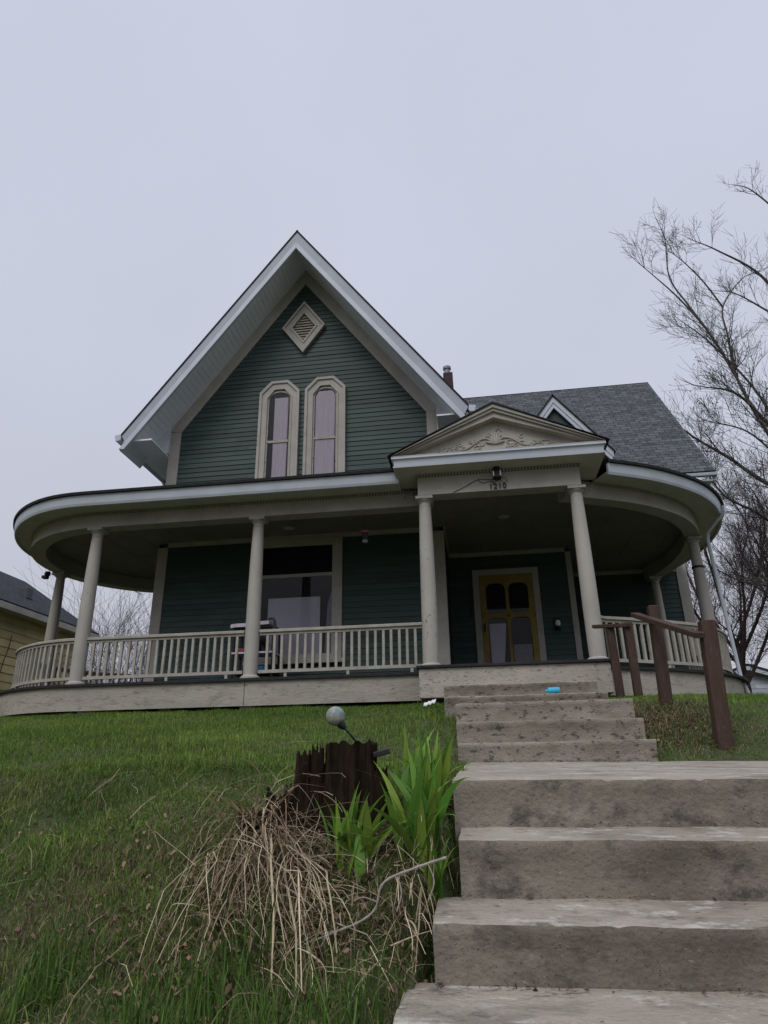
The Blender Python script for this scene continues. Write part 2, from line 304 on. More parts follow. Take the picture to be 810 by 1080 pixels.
def siding(name,label,O,u,n,z0,z1,rng_fn,exp=.098,th=.014,matl='green',parent=H):
    O=Vector(O); u=Vector(u); n=Vector(n); mb=MB(); z=z0; k=0; vr=[]
    while z<z1-1e-4:
        zt=min(z+exp,z1); a0,b0=rng_fn(z); a1,b1=rng_fn(zt)
        if b0-a0>.01:
            if b1-a1<.005: c=(a1+b1)/2; a1,b1=c-.001,c+.001
            cuts=[0.0]; r_s=random.Random(k*31+int(O.x*7)+int(O.y*13)+5)
            x_=r_s.uniform(.6,3.2)
            while x_<b0-a0-.35: cuts.append(x_/(b0-a0)); x_+=r_s.uniform(1.6,3.8)
            cuts.append(1.0)
            for c0,c1 in zip(cuts[:-1],cuts[1:]):
              gap=.0028/(b0-a0) if c1<1 else 0; vs=[]; nseg=2; var=r_s.uniform(.80,1.16); dz_=r_s.uniform(-.002,.002); pr__=r_s.uniform(-.0015,.002)
              for t in np.linspace(c0,c1-gap,nseg+1):
                w0=.002*noise.noise(Vector((a0+(b0-a0)*t,k*3.1,O.y)))+dz_
                sA=a0+(b0-a0)*t; sB=a1+(b1-a1)*t
                vs.append(O+u*sA+n*.001+Vector((0,0,z+w0))); vs.append(O+u*sA+n*(th+pr__)+Vector((0,0,z+w0))); vs.append(O+u*sB+n*.002+Vector((0,0,zt+.004)))
              fs=[]
              for i in range(nseg):
                q=i*3; fs+=[(q,q+3,q+4,q+1),(q+1,q+4,q+5,q+2)]
              mb.add(vs,fs); vr+=[var]*len(fs)
        z=zt; k+=1
    o=mb.build(name,M[matl],parent); at=o.data.attributes.new('Var','FLOAT','FACE'); at.data.foreach_set('value',vr)
    if label: o['label']=label
    return o
def gable_rng(z):
    zz=8.23; hw=min(2.57,max(0,(zz-z)/SL*1.0)); hw=min(hw,2.50); return XM-hw,XM+hw
siding('gable_wall',None,(0,G,0),(1,0,0),(0,-1,0),-.02,8.23,gable_rng)
bk=MB().prism([(XL+.01,-.4),(XR-.01,-.4),(XR-.01,5.0),(XM,8.6),(XL+.01,5.0)],G+.03,11.9).build('house_body',M['interior'],H)
siding('side_wall','left side wall of green clapboards',(XL,G,0),(0,1,0),(-1,0,0),-.4,4.7,lambda z:(0,9.9))
siding('side_wall','short side wall beside the recessed entry',(XR,G,0),(0,1,0),(1,0,0),0,2.7,lambda z:(0,1.6))
siding('side_wall','upper side wall right of the main gable',(XR+.004,G,0),(0,1,0),(1,0,0),2.7,4.7,lambda z:(0,3.4))
siding('entry_wall','recessed dark green wall around the front door',(0,DW,0),(1,0,0),(0,-1,0),0,2.7,lambda z:(XR,2.45))
siding('side_wall','side of the entry block',(2.45,DW,0),(0,1,0),(1,0,0),0,2.7,lambda z:(0,1.83))
siding('wing_wall','front wall of the right wing under its eave',(0,WY,0),(1,0,0),(0,-1,0),-.4,4.9,lambda z:(XR,WX))
def wing_rng(z):
    if z<4.95: return (0,5.8)
    t=(z-4.95)/1.275; return (min(t,2.9),5.8-min(t,2.9))
siding('wing_wall','right end wall of the wing',(WX,WY,0),(0,1,0),(1,0,0),-.4,8.6,wing_rng)

MB().box(.17,2.43,3.64,5.44,-.3,2.69).build('wall_core',M['interior'],H); MB().box(.17,WX-.012,WY+.012,11.2,-.4,4.9).build('wall_core',M['interior'],H)
# trim on walls
def board(name,x0,x1,y0,y1,z0,z1,m='trim',parent=H,bevel=.004,label=None):
    o=MB().box(x0,x1,y0,y1,z0,z1).build(name,M[m],parent,bevel=bevel)
    if label:o['label']=label
    return o
board('corner_board',XL-.02,XL+.17,G-.03,G+.02,0,2.62); board('corner_board',XL-.02,XL+.19,G-.03,G+.02,2.95,4.98)
board('corner_board',XR-.17,XR+.02,G-.03,G+.05,0,2.62); board('corner_board',XR-.19,XR+.02,G-.03,G+.05,2.95,5.0)
board('corner_board',2.37,2.475,DW-.03,DW+.05,0,2.62)
board('corner_board',WX-.19,WX+.02,WY-.035,WY+.03,-.1,2.95); board('corner_board',WX-.02+.012,WX+.035,WY+.035,WY+.2,-.1,4.6)
for q_ in((XL+.17,XR-.17,G-.028,G+.01),(XR+.016,XR+.045,G,DW-.03),(XR+.045,2.37,DW-.03,DW+.01),(2.5,WX-.2,WY-.03,WY+.01)): MB().box(*q_,2.62,2.70).build('crown_board',M['trim'],H)
# frieze boards along the rakes
fo=8.60; fi=8.225
mb=MB()
for s in(-1,1):
    xe=XM+s*2.57; ze_=fo-SL*2.57; xi=XM+s*2.38; zi=fi-SL*2.38
    pts=[(XM,fi),(XM,fo),(xe,ze_),(xe,4.99),(xi,zi)]
    if s>0: pts=pts[::-1]
    mb.prism(pts[::-1] if False else pts,G-.035,G+.02)
mb.build('rake_frieze',M['trim'],H)

# main roof
def roof_slab(mb,p,th=.06,u_axis=None):    # p: four corners, eave-left, eave-right, ridge-right, ridge-left
    p=[Vector(q) for q in p]; n=(p[1]-p[0]).cross(p[3]-p[0]).normalized(); ud=(p[1]-p[0]).normalized(); vd=n.cross(ud)
    uv=[((q-p[0]).dot(ud),(q-p[0]).dot(vd)) for q in p]
    b=[q-n*th for q in p]
    mb.add(p+b,[(0,1,2,3),(7,6,5,4),(0,4,5,1),(1,5,6,2),(2,6,7,3),(3,7,4,0)],[uv]+[[uv[0]]*4]*5)
    return mb
mb=MB(); YB=12.2; yf=YF-.012
roof_slab(mb,[(EL-.04,YB,ZE-.05),(EL-.04,yf,ZE-.05),(XM,yf,ZR+.01),(XM,YB,ZR+.01)],.03)
roof_slab(mb,[(ER+.04,yf,ZE-.05),(ER+.04,YB,ZE-.05),(XM,YB,ZR+.01),(XM,yf,ZR+.01)],.03)
mb.build('roof',M['shingle'],H)['label']='steep shingled main gable roof'
# rake fascia: upper dull board and lower bright drip
for s in(-1,1):
    ex=EL if s<0 else ER
    def band(t0,t1,ya,yb):
        pts=[(XM,ZR-t0),(ex,ZE-t0),(ex,ZE-t1) ,(XM,ZR-t1)]
        if t1>.3:   # cut the foot plumb
            pts=[(XM,ZR-t0),(ex+(-s)*.0,ZE-t0),(ex-s*.10,ZE-t1+.10*SL),(XM,ZR-t1)]
        return MB().prism(pts if s<0 else pts[::-1],ya,yb)
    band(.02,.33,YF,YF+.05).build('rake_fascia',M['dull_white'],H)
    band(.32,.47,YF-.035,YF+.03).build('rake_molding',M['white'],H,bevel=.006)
    # ribbed rake soffit
    mb=MB(); L0=(ex-XM); n=46
    for k in range(n):
        a=XM+L0*k/n; b=XM+L0*(k+.9)/n; c=XM+L0*(k+1)/n
        za,zb,zc_=[ZR-.33-SL*abs(q-XM) for q in(a,b,c)]
        mb.add([(a,YF+.02,za),(b,YF+.02,zb),(b,G,zb),(a,G,za)],[(0,1,2,3)])
        mb.add([(b,YF+.02,zb),(b,YF+.02,zb+.012),(c,YF+.02,zc_+.012),(c,YF+.02,zc_),(b,G,zb),(b,G,zb+.012),(c,G,zc_+.012),(c,G,zc_)],[(0,1,5,4),(1,2,6,5),(2,3,7,6)])
    mb.build('rake_soffit',M['soffit'],H)
# eave soffits, gutters, boxed returns
mb=MB(); mb.box(EL+.02,XL-.02,YF+.05,YB-.1,4.46,4.49).build('eave_soffit',M['soffit'],H)
mb=MB(); mb.box(XR+.03,ER-.02,YF+.05,4.9,4.46,4.49).build('eave_soffit',M['soffit'],H)
for s,x0,y1 in((-1,EL,YB),(1,ER,4.9)):
    pr_=[(0,0),(-.01,-.10),(.03,-.13),(.09,-.13),(.12,-.02)]
    mb=MB(); pts=[(x0+s*a-s*.0,ZE-.01+b) for a,b in pr_]; mb.prism(pts if s>0 else pts[::-1],YF-.02,y1); mb.build('gutter',M['white'],H)
    xa=XL if s<0 else XR
    pts=[(xa+s*.0,4.50),(xa+s*.0,5.0+.1),(xa+s*.47,4.50)]
    MB().prism(pts if s<0 else pts[::-1],G-.12,G-.05).build('boxed_return',M['white'],H)
mb=MB(); mb.tube([(EL-.04,3.05,4.45),(EL+.05,3.0,4.30),(XL-.06,2.45,4.22),(XL-.05,2.4,4.0),(XL-.05,2.4,3.0)],.035,8).build('downspout',M['white'],H,smooth=True)['label']='white elbow downspout under the left eave'

# gable windows
def octo(xc,hw,ztop,thw,zsh,zb): return [(xc-hw,zb),(xc+hw,zb),(xc+hw,zsh),(xc+thw,ztop),(xc-thw,ztop),(xc-hw,zsh)]
def arch(xc,hw,ztop,zb,n=10,flat=.8):
    zs=ztop-hw*flat; p=[(xc-hw,zb),(xc+hw,zb)]
    for k in range(n+1):
        a=math.pi*k/n; p.append((xc+hw*math.cos(a),zs+hw*flat*math.sin(a)))
    return p
for wi,(xc,lab) in enumerate(((-2.853,'left of the two tall gable windows, curtain drawn to its right half'),(-1.952,'right of the two tall gable windows, curtain across it'))):
    o1=octo(xc,.395,5.905,.17,5.665,3.55); o2=octo(xc,.345,5.85,.145,5.635,3.60); o3=octo(xc,.255,5.74,.105,5.555,3.62); o4=octo(xc,.235,5.715,.095,5.54,3.63)
    mb=MB(); mb.ring(o1,o2,G-.085,G+.0,G-.085).ring(o2,o3,G-.060,G,G-.06).ring(o3,o4,G-.075,G,G-.075)
    win=mb.build('gable_window',M['trim'],H); win['label']=lab
    a1=arch(xc,.232,5.705,3.63); a2=arch(xc,.205,5.665,3.68)
    mb=MB(); mb.ring(a1,a2,G-.045,G,G-.045); mb.box(xc-.2,xc+.2,G-.05,G-.012,4.57,4.62); mb.build('sash',M['trim_peel'],win)
    MB().prism(arch(xc,.23,5.70,3.64),G-.018,G-.016).build('interior',M['interior'],win)
    MB().add([(x,G-.029,z) for x,z in arch(xc,.198,5.66,3.67)],[tuple(range(13))]).build('pane',M['glass'],win)
    # pleated curtain
    mb=MB(); x0,x1=(xc-.07,xc+.17) if wi==0 else (xc-.19,xc+.19)
    if wi==1: spans=[(x0,x1,3.65,5.62)]
    else: spans=[(x0-.03,x1,3.65,5.55)]
    for (a,b,z0,z1) in spans:
        n=48; vs=[]
        for k in range(n+1):
            x=a+(b-a)*k/n; y=G-.024+.0035*math.sin(k*.55)+.0008*math.sin(k*1.9)
            zt=min(z1,5.655-.16*(abs(x-xc)/.198)**3)
            vs+= [(x+ (.02*math.sin(k*.5) if wi else 0),y,z0),(x,y,zt)]
        mb.add(vs,[(2*k,2*k+2,2*k+3,2*k+1) for k in range(n)])
    mb.build('curtain',M['curtain'],win)
# attic vent
def dia(h,v): return [(XM,7.135-v),(XM+h,7.135),(XM,7.135+v*.99),(XM-h,7.135)]
mb=MB(); mb.ring(dia(.44,.62),dia(.39,.55),G-.09,G).ring(dia(.39,.55),dia(.28,.40),G-.06,G).ring(dia(.28,.40),dia(.235,.335),G-.075,G)
av=mb.build('attic_vent',M['trim'],H); av['label']='diamond shaped louvred vent in the gable peak'
mb=MB(); 
for k in range(10):
    z=6.83+k*.062; hw=.24*(1-abs(z-7.135)/.34)
    if hw>.01: mb.add([(XM-hw,G-.045,z-.03),(XM+hw,G-.045,z-.03),(XM+hw,G-.018,z+.025),(XM-hw,G-.018,z+.025)],[(0,1,2,3)])
MB().prism(dia(.24,.34),G-.017,G-.015).build('backing',M['dentil'],av)
mb.build('louvre',M['trim_peel'],av)

# picture window under the porch
pw=MB(); R4=lambda a,b,c,d:[(a,c),(b,c),(b,d),(a,d)]
pw.ring(R4(-3.21,-1.60,.50,2.62),R4(-3.05,-1.775,.60,2.485),G-.055,G).box(-3.06,-1.765,G-.05,G-.012,1.925,1.985).box(-3.25,-1.56,G-.12,G-.0,.44,.50)
pwo=pw.build('picture_window',M['trim'],H,bevel=.004); pwo['label']='wide front window with a transom, pale blind in its lower half'
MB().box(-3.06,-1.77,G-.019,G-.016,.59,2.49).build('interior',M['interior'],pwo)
MB().box(-2.89,-1.98,G-.026,G-.022,.60,1.57).build('blind',M['sheet'],pwo)
mb=MB(); n=12; vs=[]
for k in range(n+1):
    t=k/n; vs+=[(-1.90+.12*t,G-.028+.003*math.sin(k*2),.6),(-1.80+.02*t - .05*(1-t),G-.028+.003*math.sin(k*2),1.62+.06*t-.2*(1-t))]
mb.add(vs,[(2*k,2*k+2,2*k+3,2*k+1) for k in range(n)]); mb.build('lace_curtain',M['lace'],pwo)
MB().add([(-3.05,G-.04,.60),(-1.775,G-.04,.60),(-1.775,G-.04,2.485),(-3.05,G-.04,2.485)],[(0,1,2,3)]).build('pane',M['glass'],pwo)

# front door with yellow storm door
fd=MB().ring(R4(.602,1.835,-.02,2.345),R4(.725,1.72,-.02,2.23),DW-.05,DW).build('front_door',M['trim'],H,bevel=.004); fd['label']='front doorway with an ochre storm door'
def rrect(x0,x1,z0,z1,r,n=5):
    p=[]
    for cx,cz,a0 in((x1-r,z0+r,-90),(x1-r,z1-r,0),(x0+r,z1-r,90),(x0+r,z0+r,180)):
        for k in range(n+1): a=R(a0+90*k/n); p.append((cx+r*math.cos(a),cz+r*math.sin(a)))
    return p
y0=DW-.06; pan=[rrect(.835,1.195,1.475,2.06,.12),rrect(1.255,1.615,1.475,2.06,.12),rrect(.835,1.195,.22,1.40,.10),rrect(1.255,1.615,.22,1.40,.10)]
cells=[(.73,1.225,1.4375,2.225),(1.225,1.715,1.4375,2.225),(.73,1.225,.01,1.4375),(1.225,1.715,.01,1.4375)]
mb=MB()
def cell_pts(c,p):   # square up a rounded hole to its cell: project each hole point radially to the cell border
    x0,x1,z0,z1=c; cx,cz=sum(q[0] for q in p)/len(p),sum(q[1] for q in p)/len(p); out=[]
    hw0,hw1,hh0,hh1=cx-x0,x1-cx,cz-z0,z1-cz
    pm=[(q[0]-cx,q[1]-cz) for q in p]; mw_=max(abs(a) for a,b in pm); mh=max(abs(b) for a,b in pm)
    for a,b in pm:
        a/=mw_; b/=mh; m_=max(abs(a),abs(b)); a/=m_; b/=m_
        out.append((cx+a*(hw1 if a>0 else hw0),cz+b*(hh1 if b>0 else hh0)))
    return out
for c,p in zip(cells,pan): mb.ring(cell_pts(c,p),p,y0,y0+.03)
sdoor=mb.build('storm_door',M['ochre'],fd)
mb=MB(); mb.box(.74,1.71,DW-.02,DW-.016,.02,2.22).build('screen',M['interior'],fd)
mb=MB()
for p in pan: mb.add([(x,DW-.033,z) for x,z in p],[tuple(range(len(p)))])
mb.build('pane',M['glass'],fd)
MB().add([(.86,DW-.0275,.24),(1.05,DW-.0275,.24),(1.17,DW-.0275,1.30),(.86,DW-.0275,1.30)],[(0,1,2,3)]).build('door_reflection_curtain',M['sheet'],fd)  # pale sheet painting the sky's reflection into the lower left panel
MB().box(1.27,1.60,DW-.0275,DW-.0265,.24,.9).build('door_reflection_curtain',M['lace'],fd)
MB().box(.755,.79,DW-.085,DW-.06,1.15,1.30).build('handle',M['dark'],fd,bevel=.004)
MB().box(.53,.56,DW-.04,DW-.01,1.45,1.62).build('doorbell',M['dark'],H)
mb=MB(); mb.box(2.03,2.15,DW-.05,DW-.012,1.14,1.36).lathe(2.09,DW-.09,[(.02,1.12),(.05,1.16),(.05,1.2)],12)
wl=mb.build('porch_wall_lamp',M['dark'],H,bevel=.005); MB().lathe(2.09,DW-.09,[(.045,1.2),(.05,1.26),(.03,1.30)],12).build('lamp_glass',M['paper'],wl,smooth=True)

# right wing roof
RY,RZ=8.358,8.998; EX=5.90; EYw=4.96; EZw=4.67; WS=(RZ-EZw)/(RY-EYw)
mb=MB(); roof_slab(mb,[(-2.0,EYw,EZw),(EX,EYw,EZw),(EX,RY,RZ),(-2.0,RY,RZ)],.05); roof_slab(mb,[(EX,2*RY-EYw,EZw),(-2.0,2*RY-EYw,EZw),(-2.0,RY,RZ),(EX,RY,RZ)],.05)
mb.build('roof',M['shingle'],H)['label']='grey shingled roof of the right wing'
for s in(0,1):
    ye=EYw+.03 if s==0 else 2*RY-EYw-.03
    MB().add([(EX-.06,ye,EZw-.05),(EX+.0,ye,EZw-.05),(EX,RY,RZ-.05),(EX-.06,RY,RZ-.05),(EX-.06,ye,EZw-.22),(EX,ye,EZw-.22),(EX,RY,RZ-.27),(EX-.06,RY,RZ-.27)],
      [(0,1,2,3),(7,6,5,4),(0,4,5,1),(1,5,6,2),(3,2,6,7),(0,3,7,4)]).build('rake_fascia',M['white'],H)
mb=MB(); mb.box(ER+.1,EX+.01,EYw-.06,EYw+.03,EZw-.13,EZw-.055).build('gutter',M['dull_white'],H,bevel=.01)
mb=MB(); mb.box(ER+.1,EX-.07,EYw+.03,WY,EZw-.22,EZw-.19).build('eave_soffit',M['soffit'],H)
# triangular dormer on the wing roof
dz=6.80; dx=2.70; dy=4.86; s_=1.30
dm=MB(); 
for sg in(-1,1):
    pts=[(dx,dz-.03),(dx+sg*1.15,dz-.03-s_*1.15),(dx+sg*1.15,dz-.20-s_*1.15),(dx,dz-.20)]
    dm.prism(pts if sg<0 else pts[::-1],dy,dy+.05)
    pts=[(dx,dz-.19),(dx+sg*1.12,dz-.19-s_*1.12),(dx+sg*1.12,dz-.33-s_*1.12),(dx,dz-.33)]
    dm.prism(pts if sg<0 else pts[::-1],dy+.02,dy+.06)
dmo=dm.build('dormer',M['white'],H); dmo['label']='small triangular dormer with white rake boards'
mb=MB()
for sg in(-1,1):
    yb=EYw+(dz-EZw)/WS+.25
    q=[(dx+sg*1.2,dy-.03,dz-s_*1.2),(dx+sg*1.2,yb,dz-s_*1.2),(dx,yb,dz),(dx,dy-.03,dz)]
    if sg>0: q=[q[0],q[1],q[2],q[3]]
    else: q=[q[1],q[0],q[3],q[2]]
    roof_slab(mb,q,.03)
mb.build('dormer_roof',M['shingle'],dmo)
MB().prism([(dx-1.1,5.0),(dx+1.1,5.0),(dx+1.1,5.2),(dx,dz-.3),(dx-1.1,5.2)],dy+.12,dy+.14).build('dormer_wall',M['dormer_green'],dmo)
# chimney
ch=MB()
for k in range(32):
    z0=8.0+k*.0585; j=.004*math.sin(k*7.1); ch.box(.14+j,.42+j,8.26,8.54,z0,z0+.052)
ch.box(.15,.41,8.27,8.53,8.0,9.86)
cho=ch.build('chimney',M['brick'],H); MB().lathe(.26,8.4,[(.09,9.86),(.09,10.04),(.12,10.05),(.12,10.13),(.05,10.16)],16).build('flue_cap',M['galv'],cho,smooth=True)
MB().lathe(.86,3.4,[(.03,4.7),(.03,5.70)],8).box(.80,.98,3.36,3.44,5.70,5.76).build('vent_pipe',M['galv'],H)

# porch floor, skirt, ceiling, beam, eave, roof
ins=offs(path,.13)
def fan_poly(p,back):
    return [(x,y) for x,y in p]+back
def plate(mb,poly,z0,z1):
    n=len(poly); v=[(x,y,z0) for x,y in poly]+[(x,y,z1) for x,y in poly]
    mb.add(v,[tuple(range(n-1,-1,-1)),tuple(range(n,2*n))]+[(i,(i+1)%n,(i+1)%n+n,i+n) for i in range(n)]); return mb
back=[(4.9,5.5),(-5.0,5.5)]
def offs3(p,d): return [(a[0]+(q[0]-a[0])*(1+1.1*float(sm(3.2,4.6,a[0]))),a[1]+(q[1]-a[1])*(1+1.1*float(sm(3.2,4.6,a[0])))) for a,q in zip(p,offs(p,d))]
fl=offs3(path,.13)
plate(MB(),[q for q in fl]+[(4.8,5.46),(-4.9,5.46)],-.035,0).build('porch_floor',M['tar'],H)['label']='dark painted porch floor boards'
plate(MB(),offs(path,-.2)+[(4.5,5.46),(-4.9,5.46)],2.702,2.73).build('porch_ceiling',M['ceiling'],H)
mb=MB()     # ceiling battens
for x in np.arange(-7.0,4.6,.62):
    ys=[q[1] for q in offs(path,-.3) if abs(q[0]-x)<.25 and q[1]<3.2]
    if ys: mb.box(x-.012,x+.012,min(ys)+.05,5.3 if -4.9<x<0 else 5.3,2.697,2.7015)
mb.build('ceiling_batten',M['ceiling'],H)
for nm,p_,lab in(('porch_skirt',pl+[(-.16+.31,.35)],'left weathered skirt board'),('porch_skirt',[q for q in path if q[0]>2.2 and q[1]>.3],'right curved skirt board')):
    mb=MB(); sweep(mb,offs3(p_,.09),[(0,-.37),(0,-.035),(-.04,-.035),(-.04,-.37)]); o=mb.build(nm,M['skirt'],H); o['label']=lab
for (x,y) in((-5.0,.40),(-2.60,.40),(-7.0,2.4),(-3.8,.45)): MB().box(x-.09,x+.09,y-.09,y+.09,-.75,-.30).build('pier',M['skirt'],H)
for x in(-2.62,): MB().box(x-.003,x+.003,.257,.262,-.368,-.037).build('skirt_seam',M['tar'],H)
# plinth box under the portico
mb=MB(); mb.box(-.145,2.21,-.28,.45,-.40,-.035).build('portico_plinth',M['trim_peel'],H,bevel=.008)
mb=MB(); mb.box(-.175,2.25,-.315,.47,-.034,.002).build('portico_floor',M['tar'],H,bevel=.006)
# beams
for p_ in(pl,pr):
    mb=MB(); sweep(mb,p_,[(0,2.45),(0,2.70),(-.24,2.70),(-.24,2.45)]); mb.build('porch_beam',M['trim'],H)
    mb=MB(); sweep(mb,p_,[(.012,2.632),(.012,2.650),(0,2.650),(0,2.632)],caps=True); mb.build('beam_molding',M['trim'],H)
    # dentil row: dark gap strip with small teeth
    mb=MB(); sweep(mb,p_,[(.006,2.650),(.006,2.70),(0,2.70),(0,2.650)]); mb.build('dentil_shadow_gap',M['dentil'],H)
    mb=MB(); o_=offs(p_,.02); tot=0
    for i in range(len(o_)-1):
        a=np.array(o_[i]); b=np.array(o_[i+1]); l=np.linalg.norm(b-a); t=(b-a)/l; nn=np.array([t[1],-t[0]]); q=(-tot)%.045
        while q<l:
            c=a+t*q; c0=c-t*.012-nn*.014; c1=c+t*.012-nn*.014; c2=c+t*.012; c3=c-t*.012
            v=[(*k,2.656) for k in(c0,c1,c2,c3)]+[(*k,2.698) for k in(c0,c1,c2,c3)]
            mb.add(v,[(0,3,2,1),(4,5,6,7),(0,1,5,4),(1,2,6,5),(2,3,7,6),(3,0,4,7)]); q+=.045
        tot+=l
    mb.build('dentils',M['trim'],H)
# eave: soffit + fascia + roof edge
pls=[q for q in path if q[0]<-.35]+[(-.36,.35)]; prs=[(2.46,.52)]+[q for q in path if q[0]>2.5 and q[1]>.45]
for p_ in(pls,prs):
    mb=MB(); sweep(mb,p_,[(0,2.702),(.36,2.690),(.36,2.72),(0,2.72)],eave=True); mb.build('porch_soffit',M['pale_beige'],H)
    mb=MB(); sweep(mb,p_,[(.345,2.665),(.385,2.665),(.40,2.70),(.42,2.83),(.36,2.835),(.36,2.70)],eave=True); mb.build('porch_fascia',M['white'],H)
    mb=MB(); q_=offs(p_,.40); vs=[]; 
    sweep(mb,p_,[(.40,2.832),(.455,2.835),(.462,2.875),(.36,2.92)],eave=True); mb.build('roof_edge',M['tar'],H)
# low porch roof
mb=MB(); eo=offs2(path,.44); n=len(eo); vs=[];
for i,(x,y) in enumerate(eo):
    vs.append((x,y,2.885))
for i,(x,y) in enumerate(eo):
    ix=min(max(x,XL-.0),4.4)
    iy=2.0+max(0,min(1,(x-.15)/.6))*3.4 if x>.15 else 2.0
    if x<XL: iy=max(2.0,min(4.4,y))
    if x>.15 and y>5.3: iy=5.45
    vs.append((ix,min(iy,5.45),3.50))
uvs=[]; fs=[]; acc=0
for i in range(n-1):
    l=math.dist(eo[i],eo[i+1]); fs.append((i,i+1,n+i+1,n+i)); uvs.append([(acc,0),(acc+l,0),(acc+l,2.3),(acc,2.3)]); acc+=l
mb.add(vs,fs,uvs); mb.build('porch_roof',M['shingle'],H)

# portico
Y0=-.45
mb=MB(); mb.box(-.085,2.18,-.125,.11,2.412,2.73).box(-.085,.10,.11,.36,2.412,2.73).box(2.0,2.18,.11,.40,2.412,2.73).build('portico_beam',M['trim'],H,bevel=.004)
mb=MB(); mb.box(-.08,2.175,-.131,-.125,2.685,2.73).box(-.091,-.085,-.13,.3,2.685,2.73).box(2.18,2.186,-.13,.3,2.685,2.73).build('dentil_shadow_gap',M['dentil'],H)
mb=MB()
for x in np.arange(-.07,2.17,.045): mb.box(x-.012,x+.012,-.148,-.131,2.69,2.728)
for y in np.arange(-.12,.3,.045): mb.box(-.108,-.091,y-.012,y+.012,2.69,2.728); mb.box(2.186,2.203,y-.012,y+.012,2.69,2.728)
mb.build('dentils',M['trim'],H)
mb=MB(); mb.box(-.40,2.50,-.42,.5,2.732,2.752).build('portico_soffit',M['pale_beige'],H)
def cornice(x0,x1,yf,yb,prof,m,name):   # three sided moulding
    mb=MB(); rows=[]
    for o,z in prof: rows.append([(x0-o,yb,z),(x0-o,yf-o,z),(x1+o,yf-o,z),(x1+o,yb,z)])
    vs=[v for r in rows for v in r]; fs=[]
    for k in range(len(prof)-1):
        for i in range(3): fs.append((k*4+i,k*4+i+1,(k+1)*4+i+1,(k+1)*4+i))
    mb.add(vs,fs); return mb.build(name,M[m],H)
cornice(-.36,2.46,-.39,.55,[(0,2.736),(.03,2.736),(.035,2.765),(.02,2.767),(.035,2.85),(.06,2.856),(.06,2.882),(0,2.882)],'white','portico_cornice')
MB().box(-.42,2.52,-.45,.3,2.883,2.90).build('pediment_base',M['trim'],H,bevel=.004)
ps=(3.607-2.90)/1.47; PX=1.05
def rake(t0,t1,ya,yb,m,name,e=1.47):
    mb=MB()
    for sg in(-1,1):
        pts=[(PX,3.607-t0),(PX+sg*e,3.607-t0-ps*e),(PX+sg*e,3.607-t1-ps*e),(PX,3.607-t1)]
        pts=[(x,max(z,2.901)) for x,z in pts]
        mb.prism(pts if sg<0 else pts[::-1],ya,yb)
    return mb.build(name,M[m],H)
rake(-.025,.0,Y0-.03,2.5,'tar','pediment_roof_edge',1.52)
rake(.0,.055,Y0-.01,Y0+.2,'trim','raking_cornice',1.465)
rake(.056,.10,Y0+.015,Y0+.2,'trim','raking_cornice',1.42)
rake(.101,.185,Y0+.05,Y0+.22,'trim','raking_cornice',1.40)
tp=MB().prism([(PX-1.35,2.9),(PX+1.35,2.9),(PX,3.48)],Y0+.17,Y0+.19).build('tympanum',M['trim'],H); tp['label']='triangular pediment panel with raised scroll ornament'
mb=MB()   # scroll ornament
random.seed(3)
for sg in(-1,1):
    p=[]; 
    for k in range(40):
        t=k/39; p.append((PX+sg*(.03+.78*t),Y0+.160,2.985+.05*math.sin(t*9)+.13*(1-t)))
    mb.tube(p,[.014*(1-.6*k/39) for k in range(40)],6)
    for j in range(26):
        t=random.random(); x=PX+sg*(.04+.78*t); z=2.95+(random.random())*(.30*(1-t)+.03); r0=.025+.03*random.random(); a0=random.random()*6; q=[]
        for k in range(12): a=a0+sg*k*.42; rr=r0*(1-k/14); q.append((x+rr*math.cos(a),Y0+.163,z+rr*.8*math.sin(a)))
        mb.tube(q,[.011*(1-.5*k/12) for k in range(12)],5)
for j in range(9):
    a=R(20*j+10); mb.tube([(PX,Y0+.16,3.06),(PX+.10*math.cos(a),Y0+.15,3.06+.13*math.sin(a)),(PX+.14*math.cos(a),Y0+.165,3.06+.18*math.sin(a))],[.016,.018,.006],6)
mb.build('scroll_ornament',M['trim'],tp,smooth=True)
# floodlight with loops of wire, and the number
fm=MB(); fm.lathe(1.04,-.19,[(.03,2.73),(.045,2.73),(.045,2.67),(.03,2.65)],14).box(.985,1.095,-.25,-.127,2.56,2.66)
flo=fm.build('floodlight',M['dark'],H,bevel=.01)
fm=MB(); fm.box(.985,1.0,-.265,-.251,2.575,2.65).box(1.08,1.095,-.265,-.251,2.575,2.65); fm.build('lens',M['paper'],flo)
def wire(pts,name='cable',r=.004,parent=H,m='dark'): return MB().tube(catmull3(pts),r,5).build(name,M[m],parent,smooth=True)
def catmull3(pts,n=8):
    out=[]; P_=[pts[0]]+list(pts)+[pts[-1]]
    for i in range(1,len(P_)-2):
        for k in range(n):
            t=k/n; a,b,c,d=[np.array(P_[i+j],float) for j in(-1,0,1,2)]
            out.append(tuple(.5*((2*b)+(-a+c)*t+(2*a-5*b+4*c-d)*t*t+(-a+3*b-3*c+d)*t**3)))
    out.append(tuple(pts[-1])); return out
wire([(.42,-.131,2.42),(.58,-.135,2.49),(.74,-.135,2.575),(.82,-.14,2.585),(.98,-.14,2.57)])
wire([(.78,-.134,2.575),(.84,-.134,2.53),(.93,-.134,2.55),(1.0,-.15,2.52)])
wire([(1.0,-.15,2.57),(.96,-.138,2.54),(.98,-.138,2.515),(1.05,-.14,2.56)],r=.0025); wire([(1.06,-.15,2.57),(1.12,-.138,2.525),(1.18,-.138,2.53),(1.16,-.138,2.58),(1.09,-.14,2.585)],r=.0025)
